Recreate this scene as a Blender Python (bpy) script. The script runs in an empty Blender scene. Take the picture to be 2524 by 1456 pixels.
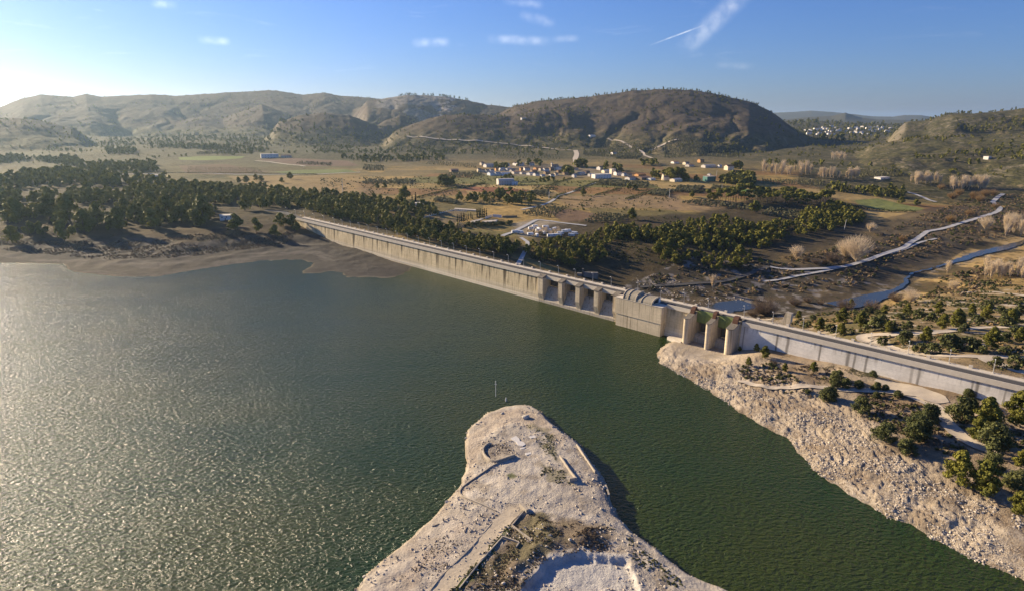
import bpy, bmesh, math, random
import numpy as np
from mathutils import Vector, Matrix
rng = np.random.default_rng(7)
random.seed(7)
S = bpy.context.scene
COL = S.collection

# ------------------------------------------------------------------ camera
F = 1560.0; CZ = 111.5; PITCH = math.atan(438 / F)
cam_d = bpy.data.cameras.new('camera'); cam = bpy.data.objects.new('camera', cam_d); COL.objects.link(cam)
cam.location = (0, 0, CZ); cam.rotation_euler = (math.pi / 2 - PITCH, 0, 0)
cam_d.sensor_width = 36; cam_d.lens = 36 * F / 2524; cam_d.clip_start = 1; cam_d.clip_end = 60000
S.camera = cam
# ------------------------------------------------------------------ light
SUN_AZ = math.radians(-55); SUN_EL = math.radians(18)
w = bpy.data.worlds.new('World'); S.world = w; w.use_nodes = True
nt = w.node_tree; nt.nodes.clear()
def N(nt, t, **k):
    n = nt.nodes.new(t)
    for a, v in k.items():
        if a == 'i':
            for q, val in v.items(): n.inputs[q].default_value = val
        else: setattr(n, a, v)
    return n
def L(nt, a, b): nt.links.new(a, b)
def mth(nt, op, a, b=None, clamp=False):
    n = nt.nodes.new('ShaderNodeMath'); n.operation = op; n.use_clamp = clamp
    for i, v in enumerate((a, b)):
        if v is None: continue
        if isinstance(v, (int, float)): n.inputs[i].default_value = v
        else: nt.links.new(v, n.inputs[i])
    return n.outputs[0]
def mixc(nt, f, a, b, mode='MIX'):
    n = nt.nodes.new('ShaderNodeMix'); n.data_type = 'RGBA'; n.blend_type = mode
    for i, v in ((0, f), (6, a), (7, b)):
        if isinstance(v, (int, float)): n.inputs[i].default_value = v
        elif isinstance(v, tuple): n.inputs[i].default_value = v if len(v) == 4 else (*v, 1)
        else: nt.links.new(v, n.inputs[i])
    return n.outputs[2]
def mapr(nt, v, a, b, c=0., d=1., smooth=True):
    n = nt.nodes.new('ShaderNodeMapRange'); n.interpolation_type = 'SMOOTHSTEP' if smooth else 'LINEAR'
    nt.links.new(v, n.inputs[0])
    for i, x in enumerate((a, b, c, d)): n.inputs[i + 1].default_value = x
    return n.outputs[0]
SKY_STRENGTH = 0.05
sky = N(nt, 'ShaderNodeTexSky', sky_type='NISHITA', sun_disc=False, sun_elevation=SUN_EL, sun_rotation=SUN_AZ,
        altitude=300, air_density=1.1, dust_density=0.5, ozone_density=7.5)
bg = N(nt, 'ShaderNodeBackground', i={1: SKY_STRENGTH}); wo = N(nt, 'ShaderNodeOutputWorld')
hs = N(nt, 'ShaderNodeHueSaturation', i={'Saturation': 1.0})
L(nt, mixc(nt, 1., sky.outputs[0], (.97, .94, 1.22), 'MULTIPLY'), hs.inputs['Color'])
# thin cirrus: wisps and two contrail streaks, laid out by compass direction
tc = N(nt, 'ShaderNodeTexCoord')
def dirv(x, y):
    a = x - 1262; u = 728 - y
    v = Vector((a, F * math.cos(PITCH) + u * math.sin(PITCH), -F * math.sin(PITCH) + u * math.cos(PITCH))); v.normalize(); return v
def vdot(v):
    n = N(nt, 'ShaderNodeVectorMath', operation='DOT_PRODUCT'); L(nt, tc.outputs['Generated'], n.inputs[0]); n.inputs[1].default_value = v
    return n.outputs['Value']
mp = N(nt, 'ShaderNodeMapping', i={'Scale': (9, 9, 60)}); L(nt, tc.outputs['Generated'], mp.inputs[0])
nz = N(nt, 'ShaderNodeTexNoise', i={'Scale': 1.0, 'Detail': 6.0, 'Roughness': .6, 'Distortion': .6}); L(nt, mp.outputs[0], nz.inputs['Vector'])
wisp = mapr(nt, nz.outputs[0], .60, .85, 0, .14)
nz2 = N(nt, 'ShaderNodeTexNoise', i={'Scale': 55.0, 'Detail': 5.0}); L(nt, tc.outputs['Generated'], nz2.inputs['Vector'])
tot = wisp
for (a, b, wd, st) in (((1600, 113), (1732, 64), .0016, .7), ((1680, 130), (1860, -40), .018, .42), ((485, 98), (568, 103), .007, .4), ((1015, 106), (1110, 104), .009, .36), ((1200, 96), (1360, 103), .009, .34), ((1280, 35), (1370, 60), .010, .26), ((1240, 2), (1340, 14), .008, .25), ((370, 10), (440, 14), .007, .3), ((1360, 98), (1430, 94), .007, .25), ((1760, 160), (1860, 165), .007, .16)):
    va, vb = dirv(*a), dirv(*b); nn = va.cross(vb).normalized(); mid = (va + vb).normalized(); half = math.cos(va.angle(vb) * .55)
    d = mth(nt, 'ABSOLUTE', vdot(nn)); m1 = mapr(nt, d, 0., wd, 1., 0.)
    m2 = mapr(nt, vdot(mid), half, 1.0, 0., 1.)
    m = mth(nt, 'MULTIPLY', mth(nt, 'MULTIPLY', m1, m2), mapr(nt, nz2.outputs[0], .3, .72, .25, 1.1))
    tot = mth(nt, 'ADD', tot, mth(nt, 'MULTIPLY', m, st), True)
lum = N(nt, 'ShaderNodeHueSaturation', i={'Saturation': .25, 'Value': 1.7}); L(nt, hs.outputs[0], lum.inputs['Color'])
L(nt, mixc(nt, tot, hs.outputs[0], lum.outputs[0]), bg.inputs[0]); L(nt, bg.outputs[0], wo.inputs[0])

sd_ = bpy.data.lights.new('sun', 'SUN'); sd_.energy = 5.0; sd_.angle = math.radians(.6); sd_.color = (1, .80, .53)
sun = bpy.data.objects.new('sun', sd_); COL.objects.link(sun)
sv = Vector((math.sin(SUN_AZ) * math.cos(SUN_EL), math.cos(SUN_AZ) * math.cos(SUN_EL), math.sin(SUN_EL)))
sun.rotation_euler = sv.to_track_quat('Z', 'Y').to_euler(); sun.location = (-300, 100, 300)
vs = S.view_settings; vs.view_transform = 'Standard'; vs.look = 'None'; vs.gamma = 1; vs.exposure = 1.22; vs.use_curve_mapping = False
S.cycles.max_bounces = 6; S.cycles.diffuse_bounces = 2; S.cycles.glossy_bounces = 2; S.cycles.transparent_max_bounces = 8
S.cycles.volume_bounces = 0; S.cycles.sample_clamp_indirect = 4.0; S.cycles.sample_clamp_direct = 12.0
S.cycles.use_denoising = True

# ------------------------------------------------------------------ helpers
def rayd(x, y):
    a = x - 1262.; u = 728. - y
    return np.array([a, F * math.cos(PITCH) + u * math.sin(PITCH), -F * math.sin(PITCH) + u * math.cos(PITCH)])
def at(x, y, z=0.):
    r = rayd(x, y); t = (z - CZ) / r[2]; return np.array([r[0] * t, r[1] * t])
def zr(x0, y0, sc):                                    # coordinates read off an enlarged crop
    return lambda X, Y: ((x0 + X * sc) / 1.01426, (y0 + Y * sc) / 1.01426)
z1 = zr(0, 150, .37768); z2 = zr(800, 200, .37768); z3 = zr(1660, 200, .37768); z4 = zr(700, 480, .27734)
z5 = zr(1260, 640, .27734); z6 = zr(1860, 700, .27734); z7 = zr(860, 960, .3962); z8 = zr(1860, 960, .35515)
v1 = zr(1160, 360, .15848); v2 = zr(1540, 380, .15848); v3 = zr(1000, 480, .1981); v4 = zr(1900, 440, .2615); v7 = zr(1900, 240, .2615)
v8 = zr(0, 480, .30111)
def tag(o, label=None, cat=None, group=None, kind=None):
    if label: o['label'] = label
    if cat: o['category'] = cat
    if group: o['group'] = group
    if kind: o['kind'] = kind
    return o
def link(o, parent=None):
    COL.objects.link(o)
    if parent is not None: o.parent = parent
    return o
def empty(name, loc=(0, 0, 0), rz=0.):
    o = bpy.data.objects.new(name, None); o.location = loc; o.rotation_euler = (0, 0, rz); o.empty_display_size = .5
    return link(o)
def mesh_np(name, V, Fs, mats=None, smooth=False, attrs=None, midx=None):
    """V (n,3); Fs list of (k,m) arrays"""
    me = bpy.data.meshes.new(name); V = np.asarray(V, np.float32)
    me.vertices.add(len(V)); me.vertices.foreach_set('co', V.ravel())
    lt, ls = [], []; off = 0; li = []
    for f in Fs:
        f = np.asarray(f, np.int32)
        if len(f) == 0: continue
        k, m = f.shape; li.append(f.ravel()); ls.append(off + np.arange(k) * m); lt.append(np.full(k, m)); off += k * m
    li = np.concatenate(li).astype(np.int32); ls = np.concatenate(ls).astype(np.int32); lt = np.concatenate(lt).astype(np.int32)
    me.loops.add(len(li)); me.loops.foreach_set('vertex_index', li)
    me.polygons.add(len(ls)); me.polygons.foreach_set('loop_start', ls); me.polygons.foreach_set('loop_total', lt)
    if midx is not None: me.polygons.foreach_set('material_index', np.asarray(midx, np.int32))
    me.polygons.foreach_set('use_smooth', np.full(len(ls), smooth))
    for nm, (typ, arr) in (attrs or {}).items():
        a = me.attributes.new(nm, typ, 'POINT')
        a.data.foreach_set('color' if typ == 'FLOAT_COLOR' else 'value', np.asarray(arr, np.float32).ravel())
    me.update(calc_edges=True); me.validate()
    for m in (mats if isinstance(mats, (list, tuple)) else [mats]):
        if m: me.materials.append(m)
    return me
class MB:
    def __init__(s): s.v = []; s.f = []
    def add(s, V, Fc):
        o = len(s.v); s.v += [tuple(map(float, p)) for p in V]; s.f += [tuple(i + o for i in f) for f in Fc]; return s
    def box(s, x0, x1, y0, y1, z0, z1):
        return s.add([(x0,y0,z0),(x1,y0,z0),(x1,y1,z0),(x0,y1,z0),(x0,y0,z1),(x1,y0,z1),(x1,y1,z1),(x0,y1,z1)],
            [(0,3,2,1),(4,5,6,7),(0,1,5,4),(1,2,6,5),(2,3,7,6),(3,0,4,7)])
    def prism(s, prof, x0, x1):                        # profile in (y,z), extruded along x
        n = len(prof); V = [(x0, a, b) for a, b in prof] + [(x1, a, b) for a, b in prof]
        return s.add(V, [tuple(range(n))[::-1], tuple(range(n, 2 * n))] + [(i, (i + 1) % n, n + (i + 1) % n, n + i) for i in range(n)])
    def vprism(s, poly, z0, z1):                       # plan polygon extruded upwards; z may be per-vertex
        n = len(poly); z0 = z0 if hasattr(z0, '__len__') else [z0] * n; z1 = z1 if hasattr(z1, '__len__') else [z1] * n
        V = [(a, b, z0[i]) for i, (a, b) in enumerate(poly)] + [(a, b, z1[i]) for i, (a, b) in enumerate(poly)]
        return s.add(V, [tuple(range(n))[::-1], tuple(range(n, 2 * n))] + [(i, (i + 1) % n, n + (i + 1) % n, n + i) for i in range(n)])
    def tube(s, pts, rad, k=6):
        pts = [Vector(p) for p in pts]; V = []; n = len(pts)
        for i, p in enumerate(pts):
            d = (pts[min(i + 1, n - 1)] - pts[max(i - 1, 0)]).normalized()
            a = d.orthogonal().normalized() if abs(d.z) < .99 else Vector((1, 0, 0)); b = d.cross(a)
            r = rad[i] if hasattr(rad, '__len__') else rad
            for j in range(k):
                t = 2 * math.pi * j / k; V.append(p + (a * math.cos(t) + b * math.sin(t)) * r)
        Fc = [(i * k + j, i * k + (j + 1) % k, (i + 1) * k + (j + 1) % k, (i + 1) * k + j) for i in range(n - 1) for j in range(k)]
        Fc += [tuple(range(k))[::-1], tuple((n - 1) * k + j for j in range(k))]
        return s.add(V, Fc)
    def mesh(s, name, mat, smooth=False):
        me = bpy.data.meshes.new(name); me.from_pydata(s.v, [], s.f); me.materials.append(mat)
        bm = bmesh.new(); bm.from_mesh(me); bmesh.ops.recalc_face_normals(bm, faces=bm.faces); bm.to_mesh(me); bm.free()
        if smooth: me.polygons.foreach_set('use_smooth', [True] * len(me.polygons))
        me.update(); return me
    def build(s, name, mat, parent=None, smooth=False):
        return link(bpy.data.objects.new(name, s.mesh(name, mat, smooth)), parent)

# numpy value noise
def _h(ix, iy, seed):
    n = (ix.astype(np.int64) * 374761393 + iy.astype(np.int64) * 668265263 + seed * 974634777) & 0x7fffffff
    n = ((n ^ (n >> 13)) * 1274126177) & 0x7fffffff
    return ((n ^ (n >> 16)) & 0xffff).astype(np.float32) / 65535.
def vnoise(x, y, seed=0):
    ix = np.floor(x); iy = np.floor(y); fx = (x - ix).astype(np.float32); fy = (y - iy).astype(np.float32)
    fx = fx * fx * fx * (fx * (fx * 6 - 15) + 10); fy = fy * fy * fy * (fy * (fy * 6 - 15) + 10)
    a = _h(ix, iy, seed); b = _h(ix + 1, iy, seed); c = _h(ix, iy + 1, seed); d = _h(ix + 1, iy + 1, seed)
    return (a + (b - a) * fx) * (1 - fy) + (c + (d - c) * fx) * fy
def fbm(x, y, oct=4, seed=0, gain=.5):
    s = 0; a = 1.; t = 0
    for i in range(oct):
        s = s + a * vnoise(x, y, seed + i * 17); t += a; a *= gain
        x, y = x * 1.93 * .8 - y * 1.93 * .6, x * 1.93 * .6 + y * 1.93 * .8
    return s / t
def sst(a, b, v): t = np.clip((v - a) / (b - a), 0, 1); return t * t * (3 - 2 * t)
def psd(poly, x, y):
    """signed distance to polygon, positive inside"""
    P = np.asarray(poly, float); d = np.full(x.shape, 1e18); ins = np.zeros(x.shape, bool)
    for i in range(len(P)):
        a = P[i]; b = P[(i + 1) % len(P)]; e = b - a; wx = x - a[0]; wy = y - a[1]
        t = np.clip((wx * e[0] + wy * e[1]) / max(e @ e, 1e-9), 0, 1)
        d = np.minimum(d, (wx - e[0] * t) ** 2 + (wy - e[1] * t) ** 2)
        c = ((a[1] <= y) & (b[1] > y)) | ((b[1] <= y) & (a[1] > y))
        if e[1] != 0: ins ^= c & (x < a[0] + (y - a[1]) / e[1] * e[0])
    return np.where(ins, 1, -1) * np.sqrt(d)
def pld(pts, x, y):
    P = np.asarray(pts, float); d = np.full(x.shape, 1e18)
    for i in range(len(P) - 1):
        a = P[i]; b = P[i + 1]; e = b - a; t = np.clip(((x - a[0]) * e[0] + (y - a[1]) * e[1]) / max(e @ e, 1e-9), 0, 1)
        d = np.minimum(d, (x - a[0] - e[0] * t) ** 2 + (y - a[1] - e[1] * t) ** 2)
    return np.sqrt(d)

# ------------------------------------------------------------------ dam axis
CREST = 16.5
DA = at(745, 542, CREST); DB = at(2381, 922.5, CREST)
DT = (DB - DA) / np.linalg.norm(DB - DA); DN = np.array([DT[1], -DT[0]])
if DN @ DA > 0: DN = -DN
def son(x, y, off=0., z=None):
    """where the sight line meets the plane parallel to the dam face: (s, z)"""
    r = rayd(x, y); k = (DN @ DA + off) / (DN @ r[:2]); p = r * k; return (p[:2] - DA) @ DT, p[2] + CZ
def dpt(s, off): return DA + DT * s + DN * off

# ------------------------------------------------------------------ terrain
A0 = lambda L_, z=0.: [at(x, y, z) for x, y in L_]
left_land = A0([(0,648),(80,649),(160,652),(170,668),(250,678),(330,683),(400,681),(440,672),(560,654),(640,643),(700,640),(745,641),(771,648),(768,658),(745,668),(748,674),(790,673),(815,668),(840,672),(850,680),(855,684),(900,683),(955,686),(985,680),(1010,668),(1018,657)]) + \
    [dpt(150, 1), dpt(150, -60), dpt(-40, -300), (-600, 2600), (-3500, 2600), (-3500, 500), (-600, 470)]
right_land = A0([(1660,838),(1640,850),(1617,870),(1625,893),(1690,930),(1750,965),(1790,990),(1830,1020),(1880,1048),(1940,1078),(1960,1110),(1985,1138),(2030,1172),(2090,1215),(2150,1247),(2190,1270),(2230,1285),(2300,1325),(2400,1375),(2524,1425)]) + \
    [(130, 122), (150, 60), (420, 0), dpt(700, -60), dpt(410, -60), dpt(410, 1)]
sp_left = A0([(870,1475),(900,1418),(950,1375),(1000,1335),(1040,1298),(1075,1265),(1100,1235),(1135,1195),(1147,1150),(1144,1105),(1150,1062),(1165,1045),(1200,1020),(1240,1003),(1280,998)])
sp_right = A0([(1280,998),(1310,1005),(1345,1035),(1390,1075),(1430,1105),(1455,1140),(1490,1187),(1500,1215),(1525,1285),(1565,1322),(1620,1365),(1690,1420),(1770,1456),(1850,1495)])
sp_left = [(-29., 105.), (-40., 40.)][::-1] + sp_left; sp_right = sp_right + [(60., 40.)]
spit = sp_left + sp_right[1:]
tps_pts = [(760,522,13),(700,520,13),(600,500,13),(900,560,8),(1000,580,4),(1100,600,0),(1200,625,-4),(1280,640,-8),(1400,660,-15),(1500,690,-21),(1600,705,-22),(1750,695,-22),(1890,655,-19),
 (2020,665,-20),(2130,645,-21),(2240,600,-21),(2300,570,-21),(2400,545,-21),(2470,510,-20),(1790,755,-27),(1860,748,-27),(2130,740,-27),(2220,700,-27),(2240,680,-27),(2380,635,-26.5),(2460,610,-26),(2524,560,-25),(2600,560,-25),
 (1340,560,-4),(1420,590,-8),(1250,570,-3),(1150,530,1),(1500,500,0),(1700,480,0),(1300,430,4),(1200,430,4),(900,430,6),(700,440,7),(1900,500,-6),(2000,560,-13),(1700,560,-6),(1750,620,-14),(1600,600,-8),(1500,620,-11),(1850,600,-15),(2100,560,-19),(2200,520,-17),(2300,500,-18),(2420,480,-18),(2100,430,2),(2524,450,-10),(2300,420,4),(1700,420,4),(2250,450,-6),
 (1940,790,-14),(2110,826,4),(2300,886,11),(2524,935,13.5),(2100,780,-8),(2300,790,0),(2524,800,4),(2300,730,-15),(2524,740,-9),(2524,680,-18),(2700,900,12),(2700,700,-8),(2000,740,-26),(1650,770,-27),(600,430,8),(450,430,9),(300,430,12)]
_P = np.array([at(x, y, z) for x, y, z in tps_pts]) / 500.; _Z = np.array([z for *_, z in tps_pts], float)
ex = [(dpt(s, -45) / 500., z) for s, z in ((100, 9), (200, -3), (300, -20), (400, -26), (480, -8), (560, 8), (640, 13))]
_P = np.vstack([_P] + [e[0] for e in ex]); _Z = np.append(_Z, [e[1] for e in ex])
def _k(r2): return .5 * r2 * np.log(r2 + 1e-9)
n_ = len(_P); K = np.zeros((n_ + 3, n_ + 3)); d2 = ((_P[:, None] - _P[None]) ** 2).sum(-1)
K[:n_, :n_] = _k(d2) + np.eye(n_) * .002; K[:n_, n_] = 1; K[:n_, n_ + 1:] = _P; K[n_:, :n_] = K[:n_, n_:].T
_W = np.linalg.solve(K, np.append(_Z, [0, 0, 0]))
def tps(x, y):
    x = x / 500.; y = y / 500.; o = _W[n_] + _W[n_ + 1] * x + _W[n_ + 2] * y
    for i in range(n_): o = o + _W[i] * _k((x - _P[i, 0]) ** 2 + (y - _P[i, 1]) ** 2)
    return o
river_mid = [at(x, y, -26.5) for x, y in [(1745,768),(1790,755),(1850,746),(1960,752),(2060,752),(2120,742),(2170,725),(2212,712),(2235,696),(2232,686),(2250,672),(2330,652),(2378,636),(2420,622),(2470,612),(2530,592),(2600,560)]]
# ridges: silhouette points, crest distance, foot distance, back distance, gully depth, gully spacing
def lay(pts, Rc, Rf, Rb, amp, wl, seed):
    d = np.array([rayd(x, y) for x, y in pts]); az = np.arctan2(d[:, 0], d[:, 1]); te = d[:, 2] / np.hypot(d[:, 0], d[:, 1])
    return dict(az=az, h=CZ + Rc * te, Rc=Rc, Rf=Rf, Rb=Rb, amp=amp, wl=wl, seed=seed)
LAYERS = [
 lay([(-500,300),(-250,282),(-100,275),(0,265),(50,245),(100,234),(150,238),(180,240),(210,233),(250,239),(290,238),(340,236),(375,234),(430,237),(500,233),(560,228),(640,224),(665,222),(700,226),(745,234),(800,229),(840,237),(900,241),(960,247),(1010,258),(1060,278),(1120,310)], 5000, 3250, 1500, 95, 360, 1),
 lay([(380,322),(440,300),(500,287),(550,292),(590,278),(645,257),(690,274),(730,290),(775,280),(820,292),(860,300),(900,318)], 4100, 3150, 500, 60, 230, 2),
 lay([(-200,300),(0,294),(50,292),(100,298),(160,312),(240,328)], 3000, 2300, 500, 25, 200, 3),
 lay([(860,262),(900,250),(960,241),(1000,234),(1060,236),(1100,238),(1150,247),(1200,258),(1250,264),(1300,272),(1400,300)], 4000, 3000, 900, 45, 330, 4),
 lay([(640,325),(690,300),(740,285),(800,278),(860,285),(900,300),(950,318),(990,332)], 2900, 2350, 400, 18, 170, 5),
 lay([(900,320),(940,302),(985,285),(1015,293),(1060,318)], 3050, 2700, 300, 10, 120, 6),
 lay([(930,345),(960,330),(1000,313),(1040,298),(1080,286),(1130,282),(1180,284),(1250,287),(1330,293),(1400,312),(1440,335),(1470,362)], 2450, 1950, 420, 24, 180, 7),
 lay([(1090,335),(1150,315),(1200,293),(1240,276),(1270,261),(1330,249),(1400,243),(1450,239),(1500,232),(1560,224),(1640,220),(1700,222),(1760,230),(1800,240),(1850,252),(1900,275),(1940,305),(1980,335),(2010,358),(2030,385)], 2850, 1860, 900, 62, 190, 8),
 lay([(1850,296),(1900,300),(1960,298),(2050,300),(2130,305),(2200,306),(2300,300),(2400,300)], 5200, 2700, 800, 25, 300, 9),
 lay([(1850,300),(1935,295),(2000,288),(2050,286),(2070,281),(2085,278),(2098,283),(2125,291),(2160,295),(2220,296),(2300,300)], 9000, 7600, 900, 60, 700, 10),
 lay([(1800,290),(1910,278),(1960,276),(2000,273),(2050,276),(2100,281),(2150,287),(2200,288),(2230,284),(2270,284),(2310,291),(2400,300)], 14500, 12800, 900, 60, 1300, 11),
 lay([(2170,352),(2195,325),(2208,310),(2235,302),(2290,297),(2310,290),(2350,284),(2400,283),(2450,276),(2524,269),(2700,262),(2900,268)], 2900, 2080, 900, 55, 200, 12),
 lay([(2085,392),(2110,376),(2150,362),(2200,350),(2260,340),(2400,338),(2524,334),(2750,330)], 2080, 1240, 500, 16, 160, 13),
]
def H(x, y, full=False):
    x = np.asarray(x, float); y = np.asarray(y, float); sh = x.shape; x = x.ravel(); y = y.ravel()
    r = np.hypot(x, y); az = np.arctan2(x, y)
    s = (x - DA[0]) * DT[0] + (y - DA[1]) * DT[1]; o = (x - DA[0]) * DN[0] + (y - DA[1]) * DN[1]
    far = np.interp(r, [1200, 1700, 2200, 4000, 8000, 16000], [6, 9, 14, 30, 34, 36]) + (fbm(x / 300, y / 300, 3, 91) - .5) * np.clip((r - 1200) / 60, 0, 22)
    z = far.copy(); m = r < 2000
    if m.any():
        xm, ym, rm = x[m], y[m], r[m]; sm, om = s[m], o[m]
        dn = tps(xm, ym) + (fbm(xm / 60, ym / 60, 3, 5) - .5) * 3. + (fbm(xm / 9, ym / 9, 3, 6) - .5) * .8
        rv = pld(river_mid, xm, ym); dn = np.where(rv < 40, np.minimum(dn, -27.4 + np.clip((rv - 11) / 12, 0, 40) ** 1.3 * 1.6), dn)
        nz1 = fbm(xm / 12, ym / 12, 4, 21) - .5
        jit = (fbm(xm / 5, ym / 5, 3, 41) - .5) * 3.2
        dl = psd(left_land, xm, ym) + jit * 1.4; dr = psd(right_land, xm, ym) + jit; ds = psd(spit, xm, ym) + jit * .55
        zl = np.interp(dl, [-80, -15, 0, 25, 60, 78, 110, 180, 300, 600, 1500], [-8, -2, 0, 1.2, 2.6, 6, 10, 12.5, 14, 15, 18]) + nz1 * np.clip(dl / 30, 0, 1) * 2.2
        zri = np.interp(dr, [-80, -10, 0, 3, 12, 28, 60, 100, 200], [-10, -2, 0, 1.1, 3.0, 5.0, 8.0, 9.8, 12.5]) + nz1 * np.clip((dr + 1) / 8, 0, 1) * 1.8
        rock = np.clip((dr + 1) / 3, 0, 1) * np.clip((42 - dr) / 10, 0, 1)
        zri += rock * ((((dr + jit) / 3.1 + 1.5 * fbm(xm / 14, ym / 14, 2, 35)) % 1.0 - .5) * .42 + (fbm(xm / 2.2, ym / 2.2, 3, 33) - .5) * .75 + (fbm(xm / 6, ym / 6, 2, 34) - .5) * .6)
        gx = sst(30, 8, np.hypot(sm - 432, (om - 8) * 1.1)); zri = zri * (1 - gx) + np.minimum(zri, 1.1 + .1 * nz1) * gx
        dle = pld(sp_left, xm, ym) * np.where(ds > 0, 1, -1); dri = pld(sp_right, xm, ym) * np.where(ds > 0, 1, -1)
        zs = np.minimum(np.interp(dle + jit * .3, [-40, -6, 0, 1.2, 5, 14, 30], [-8, -1.6, 0, .9, 1.5, 2.7, 3.4]), np.interp(dri + jit * .5, [-40, -3, 0, .7, 2.5, 6, 14], [-8, -2, 0, 1.7, 3.1, 3.5, 3.7]))
        zs = zs + (nz1 * .6 + (fbm(xm / 2.5, ym / 2.5, 3, 55) - .5) * .5) * np.clip(ds / 4, 0, 1)
        if (ds > -2).any():
            q = ds > -2; xq, yq = xm[q], ym[q]
            pit = psd(A0([z7(*p) for p in ((1110,1330),(1150,1260),(1200,1180),(1330,1090),(1500,1065),(1640,1090),(1790,1105),(1825,1180),(1860,1250),(1890,1330))], 3), xq, yq) + (fbm(xq / 4, yq / 4, 3, 66) - .5) * 3
            mnd = psd(A0([z7(*p) for p in ((1180,800),(1330,870),(1500,880),(1650,900),(1700,1000),(1640,1060),(1400,1060),(1300,1090),(1180,1170),(1090,1290),(960,1290),(990,1130),(1100,1040),(1170,960))], 3), xq, yq)
            t = zs[q] + sst(0, 5, mnd) * (.4 + 1.9 * fbm(xq / 7, yq / 7, 2, 77)) * .8
            t = t - sst(0, 1.6, pit) * 1.2 + sst(3, 0, np.abs(pit)) * .2; zs[q] = t
        up = np.maximum(np.maximum(zl, zri), zs)
        ext = np.where(sm < 0, np.clip(-sm / 60, 0, 1), 0) * 60 + .01
        wgt = np.clip((om + 4) / ext * .5 + .5, 0, 1)
        zz = dn * (1 - wgt) + up * wgt
        b = sst(1350, 1900, rm); z[m] = zz * (1 - b) + far[m] * b
    for q in LAYERS:
        if r.max() < q['Rf'] * .9: continue
        mm = (r > q['Rf'] * .85) & (az > q['az'][0] - .05) & (az < q['az'][-1] + .05) & (r < q['Rc'] + q['Rb'] * 2)
        if not mm.any(): continue
        xa, ya, ra, aa = x[mm], y[mm], r[mm], az[mm]
        hc = np.interp(aa, q['az'], q['h'], left=-50, right=-50); wl = q['wl']
        edge = sst(0, .028, aa - q['az'][0]) * sst(0, .028, q['az'][-1] - aa); hc = z[mm] + (hc - z[mm]) * edge
        rc = q['Rc'] * (1 + .03 * (fbm(aa * q['Rc'] / (wl * 2.5), aa * 0 + q['seed'], 2, q['seed']) - .5))
        rf = q['Rf'] + (fbm(aa * q['Rf'] / wl * .8, aa * 0 + 3, 2, q['seed'] + 50) - .5) * (q['Rc'] - q['Rf']) * .35
        t = (ra - rf) / (rc - rf); bz = z[mm]; f = np.clip(t, 0, 1)
        prof = np.where(t < 1, .55 * f ** 1.35 + .45 * (f * f * (3 - 2 * f)), 1 - sst(0, 1, (ra - rc) / q['Rb']))
        u = aa * q['Rc'] / wl; wx = (fbm(xa / wl * .8, ya / wl * .8, 3, q['seed'] + 9) - .5) * 1.3
        vv = u + wx; sk = ra / wl * .35
        g = 1 - np.abs(2 * vnoise(vv * 1.0, sk, q['seed'] + 70) - 1); g2 = 1 - np.abs(2 * vnoise(vv * 2.3 + 7, sk * 2, q['seed'] + 71) - 1); g3 = 1 - np.abs(2 * vnoise(vv * 5.1 + 3, sk * 4, q['seed'] + 72) - 1)
        gl = g ** 1.6 * .62 + g2 ** 1.6 * .27 + g3 * .11
        hh = bz + (hc - bz) * prof - q['amp'] * gl * np.clip(3.4 * f ** .8 * (1 - f) ** 1.7, 0, 1) * (t < 1)
        hh = hh + (fbm(xa / 30, ya / 30, 3, q['seed'] + 20) - .5) * 7 * sst(0, .2, f)
        if q['seed'] == 12:                            # limestone cliff on the gorge side
            cm = sst(.56, .60, aa) * sst(.645, .60, aa); hh = hh + cm * 18 * sst(.42, .52, t + (fbm(xa / 40, ya / 40, 3, 4) - .5) * .12) * sst(1.1, .8, t)
        z[mm] = np.maximum(bz, hh)
    return z.reshape(sh)

# ground heights on a fan-shaped grid, finer near and coarser far; everything that stands on the ground looks heights up here
g_az = np.concatenate([np.radians(np.linspace(-78, -41.5, 90, endpoint=False)), np.radians(np.linspace(-41.5, 41.5, 960)), np.radians(np.linspace(41.5, 78, 91)[1:])])
g_rr = np.concatenate([[25, 45], np.geomspace(60, 3000, 860), np.geomspace(3000, 5600, 170)[1:], np.geomspace(5600, 16000, 60)[1:], [22000, 34000, 50000]])
AZ, RR = np.meshgrid(g_az, g_rr); GX = RR * np.sin(AZ); GY = RR * np.cos(AZ); GZ = H(GX, GY)
def gz(x, y):
    x = np.asarray(x, float); y = np.asarray(y, float); r = np.hypot(x, y); a = np.arctan2(x, y)
    u = np.clip(np.interp(r, g_rr, np.arange(len(g_rr))), 0, len(g_rr) - 1.001); v = np.clip(np.interp(a, g_az, np.arange(len(g_az))), 0, len(g_az) - 1.001)
    i = u.astype(int); j = v.astype(int); fu = u - i; fv = v - j
    return (GZ[i, j] * (1 - fu) + GZ[i + 1, j] * fu) * (1 - fv) + (GZ[i, j + 1] * (1 - fu) + GZ[i + 1, j + 1] * fu) * fv
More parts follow.
